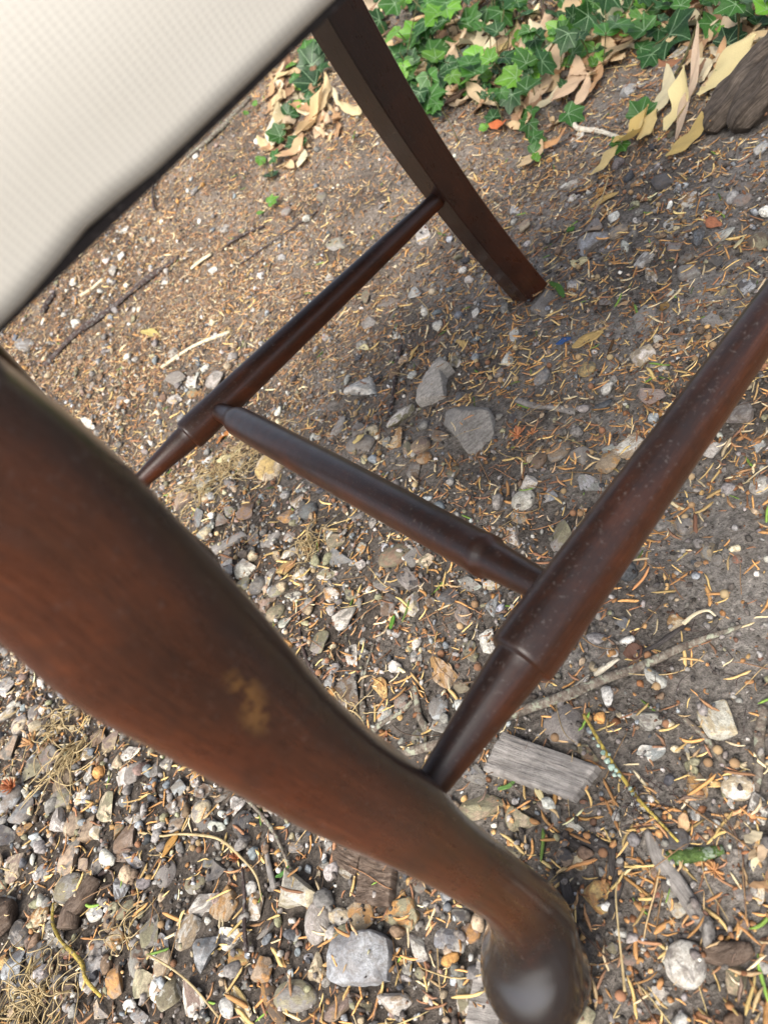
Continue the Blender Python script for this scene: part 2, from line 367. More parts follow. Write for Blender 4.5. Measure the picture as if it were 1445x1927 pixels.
DARKBARK = mat_bark('dark_bark_sliver', (.020, .017, .016), (.06, .052, .048), (.13, .118, .11), 70, 6, None, .0016)
STEM = mat_bark('ivy_stem', (.05, .04, .02), (.10, .09, .035), (.17, .15, .07), 60, 20)
STRAW = mat_bark('straw', (.24, .17, .08), (.38, .29, .15), (.54, .44, .26), 30, 6, None, .0003, .7)
WHITEROOT = mat_bark('white_root', (.45, .38, .27), (.62, .56, .44), (.75, .70, .60), 60, 10, None, .0006)
# ------------------------------------------------------------ ground
def axis(a, b, step, far):
    mid = np.arange(a, b, step); out = []; s = step; p = b
    while p < far: out.append(p); s *= 1.25; p += s
    lo = []; s = step; p = a
    while p > -far: s *= 1.25; p -= s; lo.append(p)
    return np.concatenate([lo[::-1], mid, out])
gx = axis(-0.85, 1.35, .0042, 60); gy = axis(0.03, 1.75, .0042, 90)
GX, GY = np.meshgrid(gx, gy, indexing='ij')
near = (1-sstep(1.6, 4, np.hypot(GX, GY)))
GZ = H(GX, GY)+near*(0.0011*vnoise(GX*120, GY*120, 7)+0.0008*vnoise(GX*260, GY*260, 2))
ni, nj = GX.shape; idx = np.arange(ni*nj).reshape(ni, nj)
Fg = np.stack([idx[:-1, :-1], idx[1:, :-1], idx[1:, 1:], idx[:-1, 1:]], -1).reshape(-1, 4)
GROUND = obj('ground', make_mesh('ground', np.stack([GX, GY, GZ], -1).reshape(-1, 3), Fg, SOIL), kind='structure', label='bare grey-brown soil strewn with gravel and litter')
# ------------------------------------------------------------ chair (local frame: x across the seat, y towards the back)
CX, CY, CYAW = -0.1171, 0.4303, -1.3722
WF, WB, DP = 0.4924, 0.4064, 0.4169
_c, _s = math.cos(CYAW), math.sin(CYAW)
def W(a, b, z): return np.array([CX+_c*a-_s*b, CY+_s*a+_c*b, z])
def Warr(P): P = np.asarray(P, float); return np.stack([CX+_c*P[:, 0]-_s*P[:, 1], CY+_s*P[:, 0]+_c*P[:, 1], P[:, 2]], 1)
chair = obj('dining_chair', None, label='dark mahogany dining chair with cream fabric seat standing on the gravelly ground', cat='chair')
chair.location = W(0, DP/2, 0); bpy.context.view_layer.update()
BASE = np.array(chair.location)
def part(name, V, F, mat, parent=chair, world_parent=None, **k):
    """V in world coordinates; the part's own origin is the chair's"""
    me = make_mesh(name, np.asarray(V)-BASE, F, mat, **k); o = obj(name, me, parent)
    return o
def loft(rings, closed_top=True, closed_bot=True):
    """rings: list of (k,3) arrays"""
    k = len(rings[0]); V = np.concatenate(rings); F = []
    for i in range(len(rings)-1):
        for j in range(k):
            a, b2 = i*k+j, i*k+(j+1) % k; F.append([a, b2, b2+k, a+k])
    n = len(V)
    caps = []
    if closed_bot: V = np.vstack([V, rings[0].mean(0)]); F += [[n, (j+1) % k, j, j] for j in range(k)]; n += 1
    if closed_top:
        o = (len(rings)-1)*k; V = np.vstack([V, rings[-1].mean(0)]); F += [[n, o+j, o+(j+1) % k, o+(j+1) % k] for j in range(k)]
    F = [f[:3] if f[2] == f[3] else f for f in F]
    return V, F
def interp(tab, xs):
    """smooth interpolation of table rows (x, a, b, ...)"""
    tab = np.array(tab, float); X = tab[:, 0]; out = []
    for c in range(1, tab.shape[1]):
        y = tab[:, c]; m = np.gradient(y, X); i = np.clip(np.searchsorted(X, xs)-1, 0, len(X)-2)
        h = X[i+1]-X[i]; t = (xs-X[i])/h
        out.append((2*t**3-3*t**2+1)*y[i]+(t**3-2*t**2+t)*h*m[i]+(-2*t**3+3*t**2)*y[i+1]+(t**3-t**2)*h*m[i+1])
    return np.stack(out, 1)
def cabriole(sx, name='leg'):
    # z, centre x (outwards from WF/2), centre y, half width x, half width y, squareness
    tab = [(0.000, .006, -.033, .0195, .0195, 2.0), (0.003, .006, -.033, .0225, .0225, 2.0), (0.009, .006, -.033, .0272, .0272, 2.0), (0.0165, .0058, -.0325, .0292, .0292, 2.0),
           (0.0245, .005, -.030, .0286, .0289, 2.0), (0.032, .0040, -.0250, .0266, .0272, 2.05), (0.040, .0030, -.0185, .0236, .0244, 2.1), (0.050, .0014, -.0135, .0198, .0206, 2.2), (0.062, .0004, -.0105, .0168, .0175, 2.4),
           (0.076, .0005, -.009, .0152, .0158, 2.7), (0.104, .0008, -.008, .0150, .0153, 2.8), (0.142, .001, -.008, .0155, .0160, 2.9), (0.179, .001, -.007, .0175, .0184, 3.6),
           (0.221, .001, -.0088, .0200, .0198, 3.4), (0.258, .001, -.0082, .0220, .0218, 3.4), (0.294, .001, -.0058, .0252, .0248, 3.4), (0.326, .001, -.0040, .0275, .0268, 3.4), (0.366, .0, .0, .0272, .0264, 3.6),
           (0.3985, 0, -.003, .0265, .028, 4.0)]
    zs = np.concatenate([np.linspace(0, .062, 40), np.linspace(.066, .3985, 90)]); T = interp(tab, zs)
    K = 56; th = np.arange(K)*2*np.pi/K; rings = []; uv = []; gr = []; wo = []
    for z, (ox, oy, ax, ay, e) in zip(zs, T):
        c, s = np.cos(th), np.sin(th); r = (np.abs(c)**e+np.abs(s)**e)**(-1/e)
        x = sx*(WF/2+ox+ax*r*c); y = oy+ay*r*s
        rings.append(Warr(np.stack([x, y, np.full(K, z)], 1)))
        uv += [(t_*.025, z) for t_ in th]
        gr += list(np.clip(1.0*sstep(.088, .042, z)+.88*sstep(.22, .95, s)*sstep(.05, .12, z)*(c > -.2), 0, 1))  # black polish on the foot, shade painted on the back side
        wo += list(np.clip(np.exp(-((z-.296)/.009)**2-((s-.26)/.13)**2)+.9*np.exp(-((z-.285)/.007)**2-((s-.08)/.16)**2), 0, 1)*(c > 0)*1.0)
    V, F = loft(rings); uv += [(0, 0), (0, .4)]; gr += [0, 0]; wo += [0, 0]
    return part(name, V, F, WOOD, uv=uv, attrs={'grime_shade': gr, 'worn': wo, 'lit_tint': [float(max(0, -math.sin(u_[0]/.025))**.5*.75*sstep(.07, .13, u_[1])) for u_ in uv], 'polish': [.38+.55*float(sstep(.075, .035, u_[1])) for u_ in uv]})  # front side painted lighter, as if lit
def lathe_between(A, B, prof, name, K=40, up_grime=1.0, parent=chair):
    """prof: (t, diameter); A, B world"""
    A, B = np.array(A), np.array(B); d = B-A; L = np.linalg.norm(d); d /= L
    e1 = np.cross(d, [0, 0, 1.]); e1 /= np.linalg.norm(e1); e2 = np.cross(e1, d)
    P = []
    for (t0, d0), (t1, d1) in zip(prof[:-1], prof[1:]):
        n = max(1, int((t1-t0)*70))
        for k in range(n): q = k/n; P.append((t0+(t1-t0)*q, d0+(d1-d0)*q))
    P.append(prof[-1]); rings = []; uv = []; gr = []
    th = np.arange(K)*2*np.pi/K
    for t, dm in P:
        wob = 1+.008*vnoise(t*9, np.cos(th)*1.2, np.sin(th)*1.2+5)
        off = np.outer(np.cos(th), e1)+np.outer(np.sin(th), e2)
        rings.append(A+d*L*t+off*(dm/2*wob)[:, None])
        uv += [(t_*.013, t*L) for t_ in th]
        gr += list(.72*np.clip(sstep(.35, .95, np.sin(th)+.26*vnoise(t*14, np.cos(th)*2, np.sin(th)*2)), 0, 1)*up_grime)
    V, F = loft(rings); uv += [(0, 0), (0, L)]; gr += [0, 0]
    return part(name, V, F, WOOD, parent=parent, uv=uv, attrs={'grime_shade': gr, 'worn': np.zeros(len(gr)), 'lit_tint': [float(sstep(.35, -.6, math.sin(u_[0]/.013)))*.8 for u_ in uv]})  # underside painted lighter to stand for light bounced off the ground
for sx in (1, -1): cabriole(sx)
ZF, ZB, IX, IY, TC = .1595, .1557, .0084, .0019, .1751
F1, F2 = W(WF/2-IX, IY, ZF), W(-WF/2+IX, IY, ZF); R1, R2 = W(WB/2, DP, ZB), W(-WB/2, DP, ZB)
side_prof = [(0, .0135), (.03, .0155), (TC-.016, .0243), (TC-.004, .0248), (TC-.0022, .0253), (TC-.0012, .0298), (TC+.0015, .0312), (TC+.006, .0316), (TC+.03, .0318), (.35, .0295), (.5, .0268), (.65, .0243), (.82, .0210), (.95, .0172), (1, .0165)]
s1 = lathe_between(F1, R1, side_prof, 'side_stretcher', 56); s2 = lathe_between(F2, R2, side_prof, 'side_stretcher', 40)
TX = TC+.085
X2, X1 = F2*(1-TX)+R2*TX, F1*(1-TX)+R1*TX
cross_prof = [(0, .0168), (.05, .0178), (.095, .0195), (.112, .0245), (.13, .0268), (.25, .0275), (.488, .0266), (.70, .0250), (.855, .0230), (.868, .0240), (.880, .0238), (.884, .0203), (.895, .0198), (.95, .0165), (1, .0143)]
lathe_between(X2, X1, cross_prof, 'cross_stretcher', 48)
def rear_leg(sx):
    # square section, raking backwards to the foot; carries on above the seat as the back upright
    zs = np.concatenate([[0, .0015], np.linspace(.004, .42, 40), np.linspace(.44, .95, 24)]); rings = []; uv = []; gr = []
    q = .07
    for z in zs:
        y = DP-.003+.038*max(0, 1-z/.42)**2-(.0050*math.sin(math.pi*min(1, z/.42)))
        if z > .44: y = DP+.05*((z-.44)/.5)**1.3
        s = .0305+.0095*(max(0, z)/.40)**1.6 if z < .44 else .036-.010*(z-.44)/.5
        if z < .44: y += .0030*(z/.4)**2
        if z == 0: s *= .93
        h = s/2; c = h*(1-q)
        sq = [(h, c*.98), (c, h), (-c, h), (-h, c), (-h, -c), (-c, -h), (c, -h), (h, -c)]
        # the inner front arris carries a wider chamfer
        x0 = sx*(WB/2+.001); cx_ = x0
        pts = [(cx_+a*sx, y+b_) for a, b_ in sq]
        if sx < 0: pts = pts[::-1]
        rings.append(Warr(np.array([(a, b_, z) for a, b_ in pts])))
        per = np.cumsum([0]+[.027 if i % 2 else .004 for i in range(7)]); uv += [(u_, z) for u_ in per]; gr += [.04, .04, .1, .1, .4, .55, .55, .15] if sx > 0 else [.15, .55, .55, .4, .1, .1, .04, .04]  # shade painted on the front face, other faces left lighter
    V, F = loft(rings); uv += [(0, 0), (0, 1)]; gr += [0, 0]
    return part('leg', V, F, WOOD, uv=uv, attrs={'grime_shade': gr, 'worn': np.zeros(len(gr)), 'lit_tint': [.55*float(sstep(.30, .02, u_[1])) for u_ in uv], 'polish': [.25]*len(gr)}, smooth=False)  # lit tone painted in, stronger towards the foot
rear_leg(1); rear_leg(-1)
def outline(grow=0.0, n=36, cr=.022):
    """seat plan: trapezoid with rounded corners, sides slightly bowed"""
    pts = []
    w0, w1, y0, y1 = WF/2+.0115+grow, WB/2+.0115+grow, -.031-grow, DP+.016+grow
    corners = [(w1, y1), (-w1, y1), (-w0, y0), (w0, y0)]
    for i in range(4):
        p0, p, p2 = [np.array(corners[k % 4], float) for k in (i-1, i, i+1)]
        a = p+(p0-p)/np.linalg.norm(p0-p)*cr; b = p+(p2-p)/np.linalg.norm(p2-p)*cr
        for t in np.linspace(0, 1, 9): pts.append((1-t)**2*a+2*t*(1-t)*p+t*t*b)
        nx = p2+(p-p2)/np.linalg.norm(p-p2)*cr; nrm = np.array([-(p2-p)[1], (p2-p)[0]]); nrm /= -np.linalg.norm(nrm)
        for t in np.linspace(0, 1, n+2)[1:-1]: pts.append(b*(1-t)+nx*t+nrm*(.004*math.sin(math.pi*t)))
    return np.array(pts)
def seat():
    rings = []; uv = []
    P0 = outline(); per = np.concatenate([[0], np.cumsum(np.hypot(*np.diff(P0, axis=0).T))])
    cen = P0.mean(0); prof = []
    for a in np.linspace(-90, 0, 9): prof.append((-.0055*(1-math.cos(math.radians(a))), .4080+.0062*math.sin(math.radians(a))))
    prof += [(.0014, .418), (.0022, .430), (.0020, .442), (.0005, .453)]
    for a in np.linspace(0, 90, 9)[1:]: prof.append((.0-.022*(1-math.cos(math.radians(a))), .453+.016*math.sin(math.radians(a))))
    for i, (g, z) in enumerate(prof):
        d = (P0-cen); L = np.linalg.norm(d, axis=1)[:, None]; Q = P0+d/L*g
        zz = np.full(len(Q), z)+(.0016*np.exp(-((Q[:, 1]-.064)/.013)**2)-.0008*np.exp(-((Q[:, 1]-.030)/.016)**2))*(np.abs(Q[:, 0]) > .15)*(1 if i < 10 else 0)
        rings.append(Warr(np.column_stack([Q, zz])))
        s = .0 if i == 0 else s+math.hypot(prof[i][0]-prof[i-1][0], prof[i][1]-prof[i-1][1])
        uv += [(s, p_) for p_ in per]
    base = P0+(P0-cen)/np.linalg.norm(P0-cen, axis=1)[:, None]*(-.022)
    for k in range(1, 9):
        f = 1-k/9.0; Q = cen+(base-cen)*f; z = .469+.016*(1-f*f)
        rings.append(Warr(np.column_stack([Q, np.full(len(Q), z)]))); uv += [(s+.02*k, p_) for p_ in per]
    V, F = loft(rings); uv += [(0, 0), (0, 0)]
    part('seat_cushion', V, F, FABRIC, uv=uv)
    P = outline(-.0045); r = [Warr(np.column_stack([P*1.0, np.full(len(P), z)])) for z in (.3998, .4026)]
    V, F = loft(r); part('seat_rail', V, F, WOOD, uv=[(p[0], p[2]) for p in V], attrs={'grime_shade': np.ones(len(V)), 'worn': np.zeros(len(V))}, smooth=False)
seat()
def slab(name, pts, th, yc):
    """flat piece of the chair's back, outline pts (x, z), bent with the uprights"""
    yb = lambda z: DP+.05*max(0, (z-.44)/.5)**1.3+yc
    n = len(pts); V = [W(x, yb(z)-th/2, z) for x, z in pts]+[W(x, yb(z)+th/2, z) for x, z in pts]
    F = [list(range(n)), list(range(2*n-1, n-1, -1))]+[[i, i+n, (i+1) % n+n, (i+1) % n] for i in range(n)]
    part(name, V, F, WOOD, uv=[(v[0]*.3, v[2]) for v in V], attrs={'grime_shade': [.2]*2*n, 'worn': [0]*2*n}, smooth=False)
xs = np.linspace(-1, 1, 25)
slab('crest_rail', [(x*.222, .935+.02*math.cos(x*3.1)) for x in xs]+[(x*.222, .985+.025*math.cos(x*math.pi*1.5)*(1 if abs(x) < .8 else .6)) for x in xs[::-1]], .022, -.004)
prof_w = [(.49, .060), (.55, .045), (.62, .038), (.70, .062), (.78, .075), (.86, .055), (.93, .060)]
slab('back_splat', [(w, z) for z, w in prof_w]+[(-w, z) for z, w in prof_w[::-1]], .009, 0)
slab('back_rail', [(-.19, .475), (.19, .475), (.19, .50), (-.19, .50)], .016, 0)
for (px, py, r_) in [(W(WF/2+.006, -.033, 0)[0], W(WF/2+.006, -.033, 0)[1], .02), (W(-WB/2, DP+.034, 0)[0], W(-WB/2, DP+.034, 0)[1], .016)]:
    pass
# ------------------------------------------------------------ stones
PAL = dict(W=(.63, .60, .53), w=(.42, .40, .355), G=(.24, .225, .205), D=(.065, .066, .070), B=(.33, .345, .35), b=(.17, .185, .195), T=(.36, .275, .185), O=(.42, .225, .075),
           P=(.26, .19, .155), C=(.58, .49, .33), N=(.17, .115, .075), K=(.23, .215, .135), S=(.185, .170, .155), Y=(.50, .36, .14), R=(.33, .12, .075), g=(.33, .36, .32))
CN = dict(W='white', w='pale grey', G='grey', D='charcoal', B='blue-grey', b='dark blue-grey', T='tan', O='orange-brown', P='pinkish brown', C='cream', N='brown', K='olive', S='slate-grey', Y='yellow-ochre', R='brick-red', g='pale green')
def stone_shape(kind, seed):
    r = np.random.default_rng(seed); V, F = ico(4)
    if kind == 'r':
        V = V*(1+.10*vnoise(V[:, 0]*1.1+seed, V[:, 1]*1.1, V[:, 2]*1.1)[:, None])
        V = V*(1+.025*vnoise(V[:, 0]*4+seed, V[:, 1]*4, V[:, 2]*4)[:, None])
    else:
        n = {'a': 9, 'f': 8, 's': 9}[kind]
        for k in range(n):
            d = r.normal(size=3); d /= np.linalg.norm(d)
            if kind in 'fs' and k < 2: d = np.array([r.normal(0, .06), r.normal(0, .06), 1 if k else -1.]); d /= np.linalg.norm(d)
            h = r.uniform(.40, .74) if not (kind in 'fs' and k < 2) else .42
            t = V @ d-h; V = V-np.outer(np.clip(t, 0, None)*.97, d)
        V = V*(1+.05*vnoise(V[:, 0]*1.7+seed, V[:, 1]*1.7, V[:, 2]*1.7)[:, None]+.022*vnoise(V[:, 0]*6+seed, V[:, 1]*6, V[:, 2]*6)[:, None])
    m = np.abs(V).max(0); V = V/m
    return V, F
SHAPES = {}
for kind, cnt in (('r', 7), ('a', 14), ('f', 8), ('s', 5)):
    SHAPES[kind] = [make_mesh('stone_'+{'r': 'rounded', 'a': 'angular', 'f': 'flat', 's': 'layered'}[kind], *stone_shape(kind, 100*ord(kind)+i), SLATE if kind == 's' else FLINT) for i in range(cnt)]
STONES = []
def jit(c, k=.14):
    m = 1+random.gauss(0, k); return tuple(max(.01, min(.85, x*m*(1+random.gauss(0, k*.12)))) for x in c)
def stone(u, v, L, Wd, ang, col, kind='a', hf=None, sink=.33, label=None, name=None):
    p = at(u, v); a = math.radians(ang); du, dv = math.cos(a), math.sin(a)
    A, B = at(u+du*L/2, v+dv*L/2), at(u-du*L/2, v-dv*L/2); C_, D_ = at(u-dv*Wd/2, v+du*Wd/2), at(u+dv*Wd/2, v-du*Wd/2)
    la = np.linalg.norm(A-B)/2; lb = np.linalg.norm(C_-D_)/2
    sc = np.linalg.norm(p-CAM)/F_PX; cap = 1.25
    la = min(la, L/2*sc*1.5); lb = min(lb, Wd/2*sc*1.5)
    yaw = math.atan2(A[1]-B[1], A[0]-B[0])
    if hf is None: hf = {'r': .55, 'a': .55, 'f': .34, 's': .42}[kind]
    hz = hf*min(la, lb)*random.uniform(.85, 1.15)
    R = frame(p[0], p[1], yaw, .10)
    z = H(p[0], p[1])+hz*(1-2*sink)*1.0
    f2 = random.choice([.7, 1.2]); c1 = jit(PAL[col[0]]); c2 = jit(PAL[col[1]] if len(col) > 1 else tuple(min(.8, x*f2) for x in PAL[col[0]]))
    o = obj(name or ('slate_chunk' if kind == 's' else 'pebble' if kind == 'r' else 'flint_stone'), random.choice(SHAPES[kind]), mtx=to_mtx(R, (p[0], p[1], z), (la*1.13, lb*1.13, hz*1.05)))
    o.color = (*c1, 1); o['tint'] = list(map(float, c2)); o['category'] = 'stone' if kind != 'r' else 'pebble'
    dome(p[0], p[1], la, lb, yaw, hz*(2-2*sink))
    STONES.append((o, u, v, max(L, Wd), min(L, Wd), col, kind, label))
    return o
